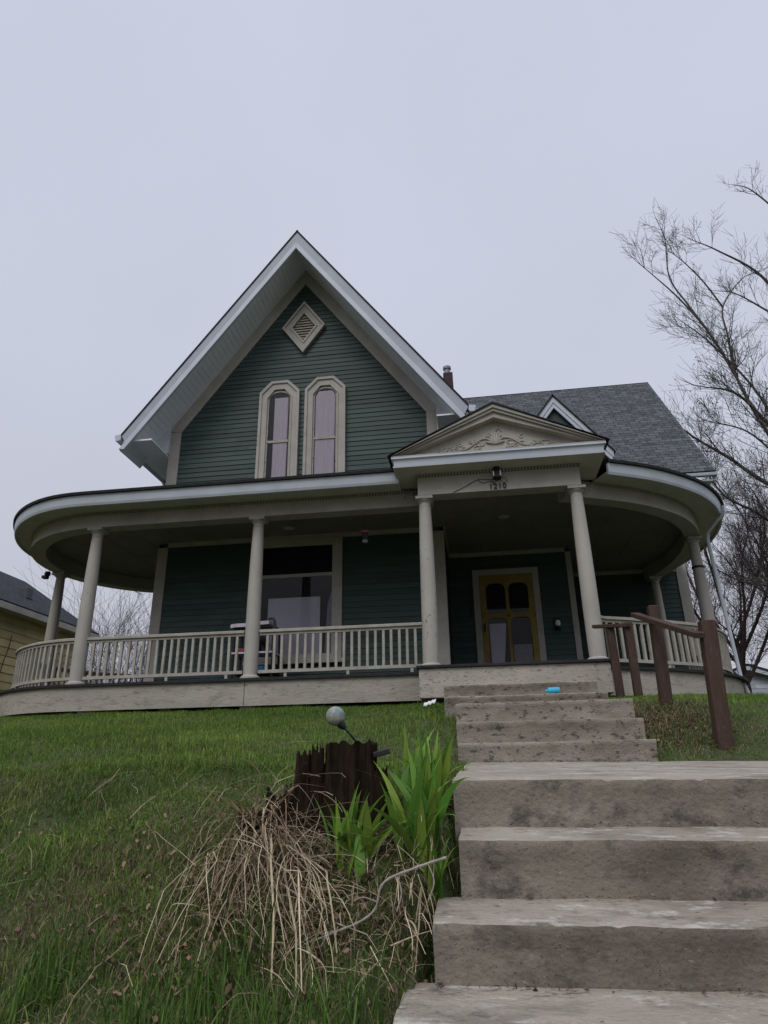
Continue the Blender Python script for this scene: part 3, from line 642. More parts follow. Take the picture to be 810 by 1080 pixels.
fc=bpy.data.curves.new('number_text','FONT'); fc.body='1210'; fc.size=.112; fc.extrude=.006; fc.offset=.0022; fc.space_character=1.12
ft=bpy.data.objects.new('tmp',fc); col.objects.link(ft); bpy.context.view_layer.update()
me=bpy.data.meshes.new_from_object(ft.evaluated_get(bpy.context.evaluated_depsgraph_get())); bpy.data.objects.remove(ft)
me.materials.clear(); me.materials.append(M['dark']); no=bpy.data.objects.new('house_number',me); col.objects.link(no); no.parent=H; no.rotation_euler=(R(90),0,0); no.location=(.92,-.134,2.432); no['label']='black house number reading 1210'
# ceiling lights
for x,y in((1.184,1.67),(-2.45,1.555)): MB().lathe(x,y,[(.09,2.697),(.10,2.68),(.07,2.67)],20).build('ceiling_light',M['ceiling_lens'],H,smooth=True)

# columns
def column(x,y,label,sc=1,peel=False):
    dz=-.037 if y==0 else 0
    t=[(.100,.05),(.104,.30),(.106,.75),(.103,1.2),(.097,1.7),(.088,2.1),(.081,2.30)]
    mb=MB().lathe(x,y,[(r*sc,z) for r,z in t],28); c=mb.build('column',M['column_peel'] if 'peeling' in label else M['column'],H,smooth=True); c['label']=label
    mb=MB(); mb.lathe(x,y,[(.125,.0),(.145,.012),(.145,.04),(.12,.055),(.108,.065)],28); mb.build('base',M['column'],c,smooth=True)
    mb=MB(); mb.lathe(x,y,[(.079,2.30),(.084,2.305),(.084,2.32),(.078,2.325),(.078,2.355),(.095,2.375),(.112,2.39),(.112,2.405)],28).box(x-.122,x+.122,y-.122,y+.122,2.405,2.449)
    mb.v=[(a,b,c_+dz) for a,b,c_ in mb.v]
    mb.build('capital',M['column'],c,bevel=.003); return c
M['column']=mat('column_paint',(.41,.383,.335),(.36,.336,.292),3,.6,bump=.25,bscale=40,spots=[((.17,.15,.13),24,.63,.68,.7),((.25,.22,.19),2,.5,.75,.4)],stretch=(1,1,.5))
M['column_peel']=mat('peeling_column_paint',(.41,.383,.335),(.36,.336,.292),3,.7,bump=.4,bscale=40,spots=[((.13,.11,.09),19,.60,.64,.85),((.25,.22,.19),2,.5,.75,.4)],stretch=(1,1,.6))
cols=[(-7.27,2.62,'column at the far left of the curved porch corner'),(-5.274,.462,'second column from the left, where the front rail begins to curve'),(-2.617,.462,'front column left of the picture window'),
 (0,0,'left column of the entry portico, paint peeling near its foot'),(2.114,0,'right column of the entry portico'),(4.42,2.70,'column on the right porch curve with a black band'),(4.34,5.2,'small column against the right wing wall')]
for x,y,l in cols: column(x,y,l)
mb=MB().lathe(4.42,2.70,[(.099,1.90),(.101,1.90),(.101,1.94),(.099,1.94)],20); mb.build('column_band',M['dark'],H)
wire([(4.50,2.62,1.93),(4.55,2.56,1.7),(4.52,2.6,1.35),(4.55,2.56,.9),(4.54,2.58,.4)])
mb=MB(); mb.lathe(-7.42,2.42,[(.05,2.44),(.06,2.38),(.02,2.33)],8).box(-7.50,-7.40,2.36,2.46,2.30,2.36).build('porch_camera',M['dark'],H,bevel=.01)
wire([(-.30,.2,2.68),(-.26,.18,2.6),(-.33,.19,2.5)]); wire([(-.2,.25,2.66),(-.12,.2,2.62),(-.18,.2,2.56),(-.1,.25,2.6)])

# railings
M['rail']=mat('railing_paint',(.40,.37,.31),(.31,.285,.24),6,.75,bump=.4,bscale=30,spots=[((.14,.12,.10),18,.58,.68,.6)])
cl=offs(path,-.11)
def railing(p,label,step=.112,zt=.715):
    L_=[0]; 
    for i in range(len(p)-1): L_.append(L_[-1]+math.dist(p[i],p[i+1]))
    tot=L_[-1]; root=None
    mb=MB(); sweep(mb,p,[(.045,zt-.045),(.045,zt-.012),(.02,zt),(-.02,zt),(-.045,zt-.012),(-.045,zt-.045)]); 
    root=mb.build('railing',M['rail'],H); root['label']=label
    mb=MB(); sweep(mb,p,[(.02,zt-.085),(.02,zt-.046),(-.02,zt-.046),(-.02,zt-.085)]); mb.build('upper_rail',M['rail'],root)
    mb=MB(); sweep(mb,p,[(.024,.09),(.024,.135),(-.024,.135),(-.024,.09)]); mb.build('bottom_rail',M['rail'],root)
    n=int(round(tot/step))
    for k in range(1,n):
        s=tot*k/n+random.uniform(-.004,.004); i=max(j for j in range(len(L_)) if L_[j]<=s); i=min(i,len(p)-2); t=(s-L_[i])/(L_[i+1]-L_[i]); x=p[i][0]+(p[i+1][0]-p[i][0])*t; y=p[i][1]+(p[i+1][1]-p[i][1])*t
        d=Vector((p[i+1][0]-p[i][0],p[i+1][1]-p[i][1],0)).normalized(); lean=random.uniform(-.006,.006)
        MB().beam((x,y,.13),(x+d.x*lean,y+d.y*lean,zt-.08),.036,.036,up=(-d.y,d.x,0)).build('baluster',M['rail'],root)
    mb=MB()
    for s in np.arange(.4,tot-.2,.9):
        i=max(j for j in range(len(L_)) if L_[j]<=s); t=(s-L_[i])/(L_[i+1]-L_[i]); x=p[i][0]+(p[i+1][0]-p[i][0])*t; y=p[i][1]+(p[i+1][1]-p[i][1])*t; mb.box(x-.02,x+.02,y-.02,y+.02,0,.09)
    mb.build('rail_block',M['rail'],root)
random.seed(5)
railing([q for q in cl if q[0]<-5.3 and q[1]<4.3 ]+[(-5.36,.462)],'curved railing round the left porch corner')
railing([(-5.17,.462),(-4,.462),(-2.73,.462)],'straight railing between the two left front columns')
railing([(-2.50,.462),(-1.3,.462),(-.02,.455)],'straight railing in front of the picture window')
cr=[(a[0]+(q[0]-a[0])*(1-1.6*float(sm(3.0,4.4,a[0]))),a[1]+(q[1]-a[1])*(1-1.6*float(sm(3.0,4.4,a[0])))) for a,q in zip(path,cl)]
railing([(2.16,.36)]+[q for q in cr if q[0]>2.3 and q[1]>.4 and q[1]<5.1],'curved railing round the right porch corner')

# right downspout
mb=MB(); mb.tube([(4.80,2.11,2.80),(4.78,2.16,2.66),(4.60,2.44,2.46),(4.585,2.48,2.34),(4.66,2.48,.05),(4.74,2.40,-.38)],.032,8).build('downspout',M['white'],H,smooth=True)['label']='white downspout beside the right porch curve'

# ------------------------------------------------------------------ concrete steps
def slab(name,x0,x1,yf,yb,zt,zb,parent,m='conc',zt2=None,seed=0,rough=.006,lip=.014,rm='riser',zl=0):
    zt2=zt if zt2 is None else zt2   # zt at front edge, zt2 at back
    prof=[(yf+.012,zb)]
    for t in np.linspace(0,1,7)[1:]: prof.append((yf+.010-(.008 if t>.97 else 0),zb+(zt-.045-zb)*t))
    prof+=[(yf-lip*.6,zt-.030),(yf-lip*.7,zt-.008),(yf-lip*.2,zt-.0015),(yf+.008,zt)]
    ny=max(3,int((yb-yf)/.05)); prof+=[(yf+.012+(yb-yf-.012)*k/ny, zt+(zt2-zt)*k/ny) for k in range(1,ny+1)]
    nx=max(8,int((x1-x0)/.022)); vs=[]; m_=len(prof)
    for i in range(nx+1):
        x=x0+(x1-x0)*i/nx
        for j,(y,z) in enumerate(prof):
            d=noise.noise(Vector((x*6+seed,z*9,y*6)))*rough+noise.noise(Vector((x*28+seed,z*30,y*28)))*rough*.45
            e=0
            if 7<=j<=10: 
                e=noise.noise(Vector((x*9+seed*3,.3,seed)))*.002; c=noise.noise(Vector((x*17+seed*5,9,seed))); e-= max(0,c-.43)*.035
            wob=noise.noise(Vector((x*1.3+seed,0,y)))*.003
            vs.append((x+ (rough*1.2*noise.noise(Vector((z*20,y*9,seed))) if i in(0,nx) else 0), y+(d-e*.8 if j<10 else 0), z+wob+zl*(x-x0)+(d*.6 if j>=9 else 0)+ (e if j>=7 else 0)))
    fs=[(i*m_+j,(i+1)*m_+j,(i+1)*m_+j+1,i*m_+j+1) for i in range(nx) for j in range(m_-1)]
    b0=len(vs); vs+=[(x0,yb,zb),(x1,yb,zb)]
    fs.append(tuple([b0]+[j for j in range(m_-1,-1,-1)])); fs.append(tuple([nx*m_+j for j in range(m_)]+[b0+1]))
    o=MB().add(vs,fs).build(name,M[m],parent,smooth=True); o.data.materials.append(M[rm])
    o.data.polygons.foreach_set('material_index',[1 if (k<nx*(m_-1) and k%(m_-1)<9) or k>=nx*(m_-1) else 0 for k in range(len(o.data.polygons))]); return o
up=empty('porch_steps','five narrow concrete steps climbing to the porch entry','steps')
for i,(x1,) in enumerate([(1.913,),(1.905,),(1.905,)]):
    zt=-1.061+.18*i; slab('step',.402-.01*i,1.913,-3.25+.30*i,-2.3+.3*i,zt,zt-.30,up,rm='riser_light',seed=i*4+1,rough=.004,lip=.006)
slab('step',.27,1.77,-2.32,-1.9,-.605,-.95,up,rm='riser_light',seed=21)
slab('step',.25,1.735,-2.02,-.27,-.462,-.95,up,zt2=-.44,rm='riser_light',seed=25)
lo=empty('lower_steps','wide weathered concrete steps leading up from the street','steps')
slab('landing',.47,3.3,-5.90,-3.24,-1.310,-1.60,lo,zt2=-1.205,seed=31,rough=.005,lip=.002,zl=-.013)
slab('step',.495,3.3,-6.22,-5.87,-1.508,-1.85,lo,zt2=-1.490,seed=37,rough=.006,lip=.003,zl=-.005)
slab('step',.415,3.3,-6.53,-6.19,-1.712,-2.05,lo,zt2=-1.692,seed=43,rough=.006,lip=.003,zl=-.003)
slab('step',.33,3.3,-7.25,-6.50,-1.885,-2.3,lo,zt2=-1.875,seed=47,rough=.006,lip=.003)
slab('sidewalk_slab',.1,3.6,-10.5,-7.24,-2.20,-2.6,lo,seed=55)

# ------------------------------------------------------------------ handrails
def post(parent,b,t,s):
    return MB().beam(b,t,s,s,up=(0,1,0)).build('post',M['post'],parent,bevel=.006)
nr=empty('handrail','brown two-post handrail beside the landing, sloping down towards the street','handrail','brown handrails by the steps')
post(nr,(2.455,-3.05,-1.30),(2.51,-3.05,-.136),.115); post(nr,(2.345,-2.0,-.90),(2.375,-2.0,.245),.105)
mb=MB(); mb.beam((2.415,-3.12,-.265),(2.25,-1.72,.225),.085,.048).build('rail',M['post'],nr,bevel=.006)
fr_=empty('handrail','brown two-post handrail close to the porch floor, beside the portico column','handrail','brown handrails by the steps')
post(fr_,(2.385,-.72,-.70),(2.385,-.72,.345),.088); post(fr_,(2.225,-.55,-.70),(2.21,-.55,.355),.088)
mb=MB(); mb.beam((2.04,-.42,.375),(2.38,-.80,.30),.06,.042).build('rail',M['post'],fr_,bevel=.006)

# ------------------------------------------------------------------ porch clutter
ct=empty('patio_cart','dark metal patio cart with a folded pink cloth on top behind the second front column','cart')
for x,y in((-3.15,1.15),(-2.52,1.15),(-3.15,1.5),(-2.52,1.5)): MB().box(x-.015,x+.015,y-.015,y+.015,.0,.92).build('leg',M['dark'],ct)
MB().box(-3.17,-2.5,1.13,1.52,.90,.925).build('top_shelf',M['dark'],ct)
 
mb=MB(); mb.box(-3.17,-2.5,1.13,1.52,.50,.525).build('shelf',M['pink'],ct); mb=MB(); mb.box(-3.17,-2.5,1.13,1.52,.20,.22).build('shelf',M['dark'],ct)
mb=MB(); mb.tube(catmull3([(-2.62,1.12,1.0),(-2.56,1.12,1.03),(-2.50,1.12,.98),(-2.49,1.12,.7),(-2.49,1.12,.3)]),.022,8).build('handle',M['grey_metal'],ct,smooth=True)
mb=MB(); 
vs=[];n=24
for i in range(n+1):
    for j in range(7):
        x=-3.2+.62*i/n; y=1.10+.42*j/6; vs.append((x,y,.955+.045*(i/n)+.005*math.sin(i*.5+j)))
base=len(vs)
vs+=[(a,b,c-.055) for a,b,c in vs]
fs=[(i*7+j,(i+1)*7+j,(i+1)*7+j+1,i*7+j+1) for i in range(n) for j in range(6)]+[(base+i*7+j,base+i*7+j+1,base+(i+1)*7+j+1,base+(i+1)*7+j) for i in range(n) for j in range(6)]
fs+=[(i*7,base+i*7,base+(i+1)*7,(i+1)*7) for i in range(n)]+[(i*7+6,(i+1)*7+6,base+(i+1)*7+6,base+i*7+6) for i in range(n)]
fs+=[(j,j+1,base+j+1,base+j) for j in range(6)]+[(n*7+j,base+n*7+j,base+n*7+j+1,n*7+j+1) for j in range(6)]
tag(MB().add(vs,fs).build('folded_cloth',M['pink'],None,smooth=True),'folded pink and white cloth lying on the patio cart','cloth')
tag(MB().box(-3.10,-2.98,1.15,1.27,.527,.585).build('red_box',M['redpl'],None,bevel=.01),'small red box on the cart shelf','box')
mb=MB().lathe(-2.72,1.3,[(.065,.222),(.075,.225),(.08,.31),(.07,.32)],16); tag(mb.build('blue_tub',M['blue'],None,smooth=True),'round blue tub on the lowest shelf of the cart','tub')
n=20; vs=[];
for i in range(n+1):
    for j in range(6):
        vs.append((-3.75+.85*i/n,.62+.5*j/5,.02+ .05*math.sin(math.pi*i/n)*(1+.5*math.sin(i*1.7+j*2))+.015*math.sin(j*3)))
base=len(vs); vs+=[(a,b,.001) for a,b,c in vs]
fs=[(i*6+j,(i+1)*6+j,(i+1)*6+j+1,i*6+j+1) for i in range(n) for j in range(5)]+[(i*6,base+i*6,base+(i+1)*6,(i+1)*6) for i in range(n)]
fs+=[(i*6+5,(i+1)*6+5,base+(i+1)*6+5,base+i*6+5) for i in range(n)]+[(j,j+1,base+j+1,base+j) for j in range(5)]+[(n*6+j,base+n*6+j,base+n*6+j+1,n*6+j+1) for j in range(5)]
tag(MB().add(vs,fs).build('blue_tarp',M['blue'],None,smooth=True),'crumpled blue tarp on the porch floor behind the left railing','tarp')
tag(MB().beam((-1.40,.62,.02),(-.72,.66,.035),.03,.022).build('white_stick',M['paper'],None,bevel=.004),'white stick lying on the porch floor under the railing','stick')
tag(MB().lathe(-1.78,.62,[(.03,.001),(.035,.01),(.03,.05),(.02,.055)],14).build('small_cup',M['paper'],None,smooth=True),'small white cup on the porch floor below the picture window railing','cup')
hl=empty('hanging_lantern','grey lantern with a pink top hanging from the porch ceiling','lantern')
MB().tube([(-1.07,1.2,2.70),(-1.07,1.2,2.43)],.004,5).build('hook',M['dark'],hl)
MB().lathe(-1.07,1.2,[(.045,2.25),(.05,2.26),(.05,2.37),(.06,2.385)],18).build('body',M['grey_metal'],hl,smooth=True)
mp_=mat('pink_plastic',(.42,.03,.12),(.36,.03,.10),9,.35); mp_.node_tree.nodes['Principled BSDF'].inputs['Emission Color'].default_value=(1,.05,.25,1); mp_.node_tree.nodes['Principled BSDF'].inputs['Emission Strength'].default_value=.08; MB().lathe(-1.07,1.2,[(.06,2.386),(.065,2.392),(.045,2.41),(.01,2.415)],18).build('top',mp_,hl,smooth=True)
MB().lathe(-1.07,1.2,[(.045,2.222),(.045,2.249)],18).build('lens',M['paper'],hl)
cb=MB(); cb.lathe(0,0,[(.012,-.078),(.014,-.06),(.030,-.05),(.032,-.045),(.032,.050),(.028,.056)],16)
o=cb.build('cyan_bottle',M['cyan'],None,smooth=True); o.rotation_euler=(0,R(90),R(-6)); o.location=(1.30,-2.20,-.566); tag(o,'small cyan bottle lying on the upper porch step','bottle')
mb=MB(); vs=[];n=10
for i in range(n+1):
    for j in range(5): vs.append((-.0+.13*i/n,-1.5+.07*j/4,-.60+.03*j/4+.04*i/n+.007*math.sin(i*2+j*3)))
base=len(vs); vs+=[(a,b,c-.012) for a,b,c in vs]
fs=[(i*5+j,(i+1)*5+j,(i+1)*5+j+1,i*5+j+1) for i in range(n) for j in range(4)]+[(i*5,base+i*5,base+(i+1)*5,(i+1)*5) for i in range(n)]
o=MB().add(vs,fs).build('paper_litter',M['paper'],None); tag(o,'crumpled white wrapper in the grass left of the top step','litter')

# ------------------------------------------------------------------ neighbours
nb=empty('yellow_house','yellow clapboard neighbouring house with a charcoal roof left of the porch','house')
siding('wall',None,(-11.35,-8,0),(0,1,0),(1,0,0),-.8,2.95,lambda z:(0,18.1),exp=.21,th=.022,matl='yellow',parent=nb)
siding('wall',None,(-16.4,10.1,0),(1,0,0),(0,1,0),-.8,2.95,lambda z:(0,5.05),exp=.21,th=.022,matl='yellow',parent=nb)
mb=MB(); ri=-13.855; sl=(4.795-2.95)/(ri+11.0)*-1
roof_slab(mb,[(-11.0,-9,2.95),(-11.0,10.45,2.95),(ri,10.45,4.795),(ri,-9,4.795)],.06); roof_slab(mb,[(-16.7,10.45,2.95),(-16.7,-9,2.95),(ri,-9,4.795),(ri,10.45,4.795)],.06)
mb.build('roof',M['shingle2'],nb)
MB().box(-11.02,-10.96,-9,10.45,2.74,2.90).build('fascia',M['trim'],nb); MB().box(-11.34,-11.02,-9,10.4,2.74,2.77).build('soffit',M['trim'],nb)
MB().prism([(-16.4,2.9),(-11.36,2.9),(ri,4.6)],9.9,10.05).build('gable_end',M['yellow2'],nb)
MB().box(-12.15,-11.9,8.0,8.25,3.55,3.85).build('roof_vent',M['grey_metal'],nb,bevel=.01)
random.seed(11); mb=MB()
for k in range(9):
    p=[(-11.30,6.0+random.uniform(-.4,.4),-.4)]; 
    for j in range(9): p.append((-11.30+random.uniform(0,.03),p[-1][1]+random.uniform(-.12,.12),p[-1][2]+.33))
    mb.tube(p[:random.randint(6,10)],.012,4)
tag(mb.build('dead_vine',M['bark'],None),'leafless vine climbing the yellow house wall','vine')

gr=empty('grey_garage','pale grey sided garage behind the right porch corner','garage')
siding('wall',None,(0,25,0),(1,0,0),(0,-1,0),-.6,3.05,lambda z:(9.5,min(16.4,16.4)) if z<2.0 else (max(9.5,12.95-(3.15-z)*3.0),12.95+(3.15-z)*3.0),exp=.2,th=.02,matl='grey_siding',parent=gr)
mb=MB(); roof_slab(mb,[(16.8,24.6,1.95),(16.8,31,1.95),(12.95,31,3.3),(12.95,24.6,3.3)],.1); roof_slab(mb,[(9.1,31,1.95),(9.1,24.6,1.95),(12.95,24.6,3.3),(12.95,31,3.3)],.1); mb.build('roof',M['shingle'],gr)
mb=MB(); 
for sg in(-1,1):
    pts=[(12.95,3.2),(12.95+sg*3.8,1.87),(12.95+sg*3.8,1.70),(12.95,3.0)]; mb.prism(pts if sg<0 else pts[::-1],24.62,24.68)
mb.build('fascia',M['grey2'],gr)
MB().box(9.6,16.3,25.05,30.6,-.6,2.0).build('body',M['grey2'],gr)

# ------------------------------------------------------------------ bare trees
def grow(mb,tips,p,d,Ln,r,lev,maxlev,rs,up=.22,nch=4,wander=.17):
    n=5 if lev<maxlev else 3; pts=[Vector(p)]; d=Vector(d).normalized()
    for k in range(n):
        d=(d+Vector((rs.gauss(0,wander),rs.gauss(0,wander),rs.gauss(0,wander)+up))*.5).normalized(); pts.append(pts[-1]+d*Ln/n)
    rad=[max(r*(1-.6*k/n),.0032) for k in range(n+1)]
    mb.tube(pts,rad,3 if r<.012 else (4 if r<.03 else 6),cap=False)
    tips.append(pts[-1])
    if lev>=maxlev: return
    for c in range(nch):
        t=rs.uniform(.2,.97); i=min(int(t*n),n-1); q=pts[i].lerp(pts[i+1],t*n-i); dd=(pts[i+1]-pts[i]).normalized()
        o=dd.orthogonal().normalized(); o.rotate(Matrix.Rotation(rs.uniform(0,6.28),3,dd)); a=rs.uniform(.45,.95)
        grow(mb,tips,q,dd*math.cos(a)+o*math.sin(a),Ln*rs.uniform(.5,.85),max(rad[i]*.6,.0050),lev+1,maxlev,rs,up,nch,wander)
def limb(mb,tips,pts,r0,r1,rs,nch,Ln,maxlev=3,rt=.4,nc2=4):
    pts=catmull3(pts,6); n=len(pts); rad=[r0+(r1-r0)*k/(n-1) for k in range(n)]
    mb.tube(pts,rad,7)
    for c in range(nch):
        i=rs.randint(1,n-2); q=Vector(pts[i]); dd=(Vector(pts[i+1])-q).normalized(); o=dd.orthogonal().normalized(); o.rotate(Matrix.Rotation(rs.uniform(0,6.28),3,dd)); a=rs.uniform(.5,1.0)
        grow(mb,tips,q,dd*math.cos(a)+o*math.sin(a),Ln*rs.uniform(.6,1.2)*(1-.4*i/n),max(rad[i]*rt,.009),1,maxlev,rs,nch=nc2)
    grow(mb,tips,pts[-1],Vector(pts[-1])-Vector(pts[-3]),Ln*.5,r1,2,maxlev,rs,nch=nc2)
rs=random.Random(21)
t1=empty('bare_tree','large bare budding tree whose dark limbs reach in behind the right wing roof','tree','bare trees right of the house')
MB().tube([(11.3,9.6,-.8),(11.2,9.5,1.5),(10.9,9.4,3.6),(10.7,9.3,5.2)],[.34,.28,.25,.22],12).build('trunk',M['bark'],t1,smooth=True)
mb=MB(); tips=[]
B0=(10.75,9.3,4.6)
limb(mb,tips,[(10.7,9.3,4.2),(9.6,9.1,6.0),(8.85,9,8.0),(8.53,9,9.4),(8.03,8.9,10.9),(7.41,8.8,12.05),(6.83,8.7,12.85),(6.3,8.6,13.5)],.066,.008,rs,22,1.3,3,.4,4)
limb(mb,tips,[(8.53,9,9.38),(8.69,9.2,10.85),(8.84,9.4,12.05),(9.7,9.6,13.2),(10.3,9.6,13.4)],.036,.008,rs,16,1.2,3,.4,4)
limb(mb,tips,[(8.84,9.4,12.05),(8.41,9.3,13.0),(7.9,9.2,13.8),(7.5,9.1,14.2)],.03,.008,rs,9,.8,3,.36,4)
limb(mb,tips,[(8.03,8.9,10.93),(7.68,9,12.0),(7.36,9.1,13.15),(7.47,9.1,14.66),(7.33,9.1,15.6)],.035,.008,rs,12,.9,3,.36,4)
limb(mb,tips,[(10.1,9.2,5.4),(9.06,8.6,7.1),(8.2,8.3,8.3),(7.3,8.2,8.6)],.07,.015,rs,21,1.3,3,.36,4)
limb(mb,tips,[(10.5,9.2,4.6),(8.9,9.6,6.2),(8.2,9.8,7.1),(7.48,10,7.9),(7.04,10,8.4)],.07,.02,rs,21,1.3,3,.36,4)
limb(mb,tips,[(10.6,9.1,3.6),(8.6,8.6,4.5),(8.0,8.5,4.95),(7.3,8.4,5.4),(6.9,8.3,6.2)],.06,.015,rs,21,1.2,3,.36,4)
limb(mb,tips,[(10.6,9.1,3.0),(8.9,9.6,3.2),(7.9,9.8,3.4),(7.1,9.8,3.9)],.05,.014,rs,20,1.2,3,.36,4)
limb(mb,tips,[(10.9,9.3,4.9),(11.0,9.4,8.2),(10.9,9.5,11),(10.3,9.6,13.2),(9.2,9.6,14.4),(8.4,9.5,14.9)],.09,.008,rs,22,1.2,3,.4,3)
limb(mb,tips,[(11.0,9.3,8.2),(11.6,9.6,12),(11.5,9.6,15),(10.7,9.5,16.6),(10.1,9.5,17.0)],.06,.007,rs,16,1.0,3,.4,3)
limb(mb,tips,[(10.9,9.5,11),(10.2,9.7,12.0),(9.5,9.8,12.8),(8.9,9.8,13.0)],.04,.008,rs,9,.9,3,.4,4)
limb(mb,tips,[(10.7,9.2,4.4),(9.6,8.4,5.3),(8.8,8.0,6.0),(8.0,7.8,6.9),(7.2,7.7,7.2)],.05,.012,rs,24,1.4,3,.36,4)
limb(mb,tips,[(10.7,9.4,5.0),(10.0,9.9,7.4),(9.5,10.2,9.6),(8.6,10.3,11.4),(8.0,10.3,12.2)],.06,.012,rs,27,1.6,3,.36,4)
limb(mb,tips,[(10.8,9.2,2.6),(9.4,8.6,2.4),(8.2,8.5,2.6),(7.3,8.5,3.2)],.05,.012,rs,21,1.3,3,.36,4)
mb.build('crown',M['bark'],t1)
bm_=MB()
for t in tips:
    if rs.random()<.22 and 5<t.z<11:
        r=rs.uniform(.010,.022)
        for k in range(2):
            q=t+Vector((rs.gauss(0,.02),rs.gauss(0,.02),rs.gauss(0,.02))); bm_.lathe(q.x,q.y,[(.002,q.z-r),(r*.8,q.z),(.002,q.z+r*1.4)],4)
bm_.build('buds',M['bud'],t1)
for (bx,by,hh,lab,mk,sd_) in((8.6,13.5,7.5,'thin reddish bare tree with a dense crown seen behind the right downspout','bark2',4),(12.6,15.5,10,'bare tree farther back behind the garage side of the yard','bark2',9),(10.6,12.0,6.5,'low multi-stemmed bare tree rising between the downspout and the photo edge','bark2',14)):
    r3=random.Random(sd_); tt=empty('bare_tree',lab,'tree','bare trees right of the house')
    MB().tube([(bx,by,-.6),(bx+.1,by,1.0),(bx+.05,by,2.4)],[.16,.13,.11],9).build('trunk',M[mk],tt,smooth=True)
    mb=MB(); tips=[]
    for k in range(9):
        a=k*2.4; L0=hh*r3.uniform(.55,.95); z0=1.0+.17*k
        q=(bx+.05,by,z0); e1=(bx+math.cos(a)*L0*.22,by+math.sin(a)*L0*.22,z0+L0*.35); e2=(bx+math.cos(a)*L0*.36,by+math.sin(a)*L0*.36,z0+L0*.72); e3=(bx+math.cos(a+.3)*L0*.42,by+math.sin(a+.3)*L0*.42,z0+L0)
        limb(mb,tips,[q,e1,e2,e3],.06,.012,r3,12,1.6,3,nc2=6)
    mb.build('crown',M[mk],tt)
r3=random.Random(33); sb=empty('bare_shrub','bare twiggy shrub seen under the left porch roof between the columns','shrub')
mb=MB(); tips=[]
for k in range(46):
    a=r3.uniform(0,6.28); rr=r3.uniform(.1,1.0)
    grow(mb,tips,(-12.0+math.cos(a)*rr,14+math.sin(a)*rr,-.5),(math.cos(a)*.25,math.sin(a)*.25,1),r3.uniform(2.6,4.2),.016,1,3,r3,up=.12,nch=5,wander=.12)
mb.build('stems',M['bark2'],sb)

# ------------------------------------------------------------------ stump, lamp, lilies
st=empty('tree_stump','blackened rotting tree stump with a jagged top beside the steps','stump')
def stump_piece(cx,cy,rx,ry,zb,zt,seed,jag,flare=.35,nm='trunk_piece'):
    n=150; m=26; vs=[]; fs=[]
    for j in range(m+1):
        t=j/m
        for k in range(n):
            a=2*math.pi*k/n; ridge=1+.18*noise.noise(Vector((math.cos(a)*3+seed,math.sin(a)*3,t*1.6)))+.05*noise.noise(Vector((math.cos(a)*7,math.sin(a)*7+seed,t*9)))+.09*noise.noise(Vector((math.cos(a)*13,math.sin(a)*13+seed,t*1.5)))
            fl=1+flare*(1-t)**2.2; top=zt+jag*noise.noise(Vector((math.cos(a)*3.2+seed,math.sin(a)*3.2,5)))+.006*noise.noise(Vector((math.cos(a)*12+seed,math.sin(a)*12,2)))
            z=zb+(top-zb)*t
            vs.append((cx+rx*ridge*fl*math.cos(a)*(1-.04*t),cy+ry*ridge*fl*math.sin(a)*(1-.04*t),z))
    for j in range(m):
        for k in range(n): k2=(k+1)%n; fs.append((j*n+k,j*n+k2,(j+1)*n+k2,(j+1)*n+k))
    # hollow top: inner ring then centre
    b0=len(vs)
    for k in range(n):
        x,y,z=vs[m*n+k]; vs.append((cx+(x-cx)*.72,cy+(y-cy)*.72,z-.03+.012*noise.noise(Vector((x*30,y*30,seed)))))
    for k in range(n): k2=(k+1)%n; fs.append((m*n+k,m*n+k2,b0+k2,b0+k))
    c=len(vs); vs.append((cx,cy,zt-.04)); 
    for k in range(n): fs.append((b0+k,b0+(k+1)%n,c))
    return MB().add(vs,fs).build(nm,M['stump'],st,smooth=True)
stump_piece(.075,-6.08,.105,.10,-1.66,-1.168,2,.022,.42)
stump_piece(-.105,-6.09,.040,.045,-1.66,-1.205,9,.03,.9)
stump_piece(-.052,-6.11,.024,.03,-1.66,-1.185,15,.05,1.1)
stump_piece(-.03,-6.04,.06,.05,-1.66,-1.25,17,.03,.5)
stump_piece(.17,-6.06,.05,.06,-1.66,-1.27,41,.05,.7)
stump_piece(-.20,-6.06,.07,.07,-1.68,-1.355,22,.09,.7)
stump_piece(-.31,-6.06,.07,.07,-1.74,-1.44,27,.08,.7)
lm=empty('globe_lamp','mottled glass garden globe on a thin tilted stake stuck in the stump','garden lamp')
mg=mat('crackle_glass',(.34,.33,.25),(.12,.20,.21),42,.3,detail=8,spots=[((.40,.33,.22),9,.5,.7,.7),((.08,.12,.12),60,.55,.62,.6)])
n=24; pr_=[(max(.001,.0385*math.sin(math.pi*k/16)),-.0385*math.cos(math.pi*k/16)) for k in range(17)]
o=MB().lathe(0,0,pr_,28).build('globe',mg,lm,smooth=True); o.location=(.020,-6.12,-1.064)
MB().tube([(.040,-6.12,-1.092),(.052,-6.12,-1.104),(.060,-6.12,-1.112)],[.018,.015,.008],10).build('socket',M['dark'],lm,smooth=True)
MB().tube([(.052,-6.12,-1.105),(.068,-6.12,-1.122),(.088,-6.11,-1.145),(.105,-6.09,-1.17),(.11,-6.08,-1.22)],.0045,7).build('stake',M['dark'],lm,smooth=True)
mb=MB(); mb.add([],[]); mb.beam((.17,-6.10,-1.215),(.235,-6.09,-1.20),.06,.020).build('slate_piece',M['dark'],None,bevel=.003)
so_=bpy.data.objects['slate_piece']; tag(so_,'flat dark solar panel plate leaning on the right rim of the stump','plate')

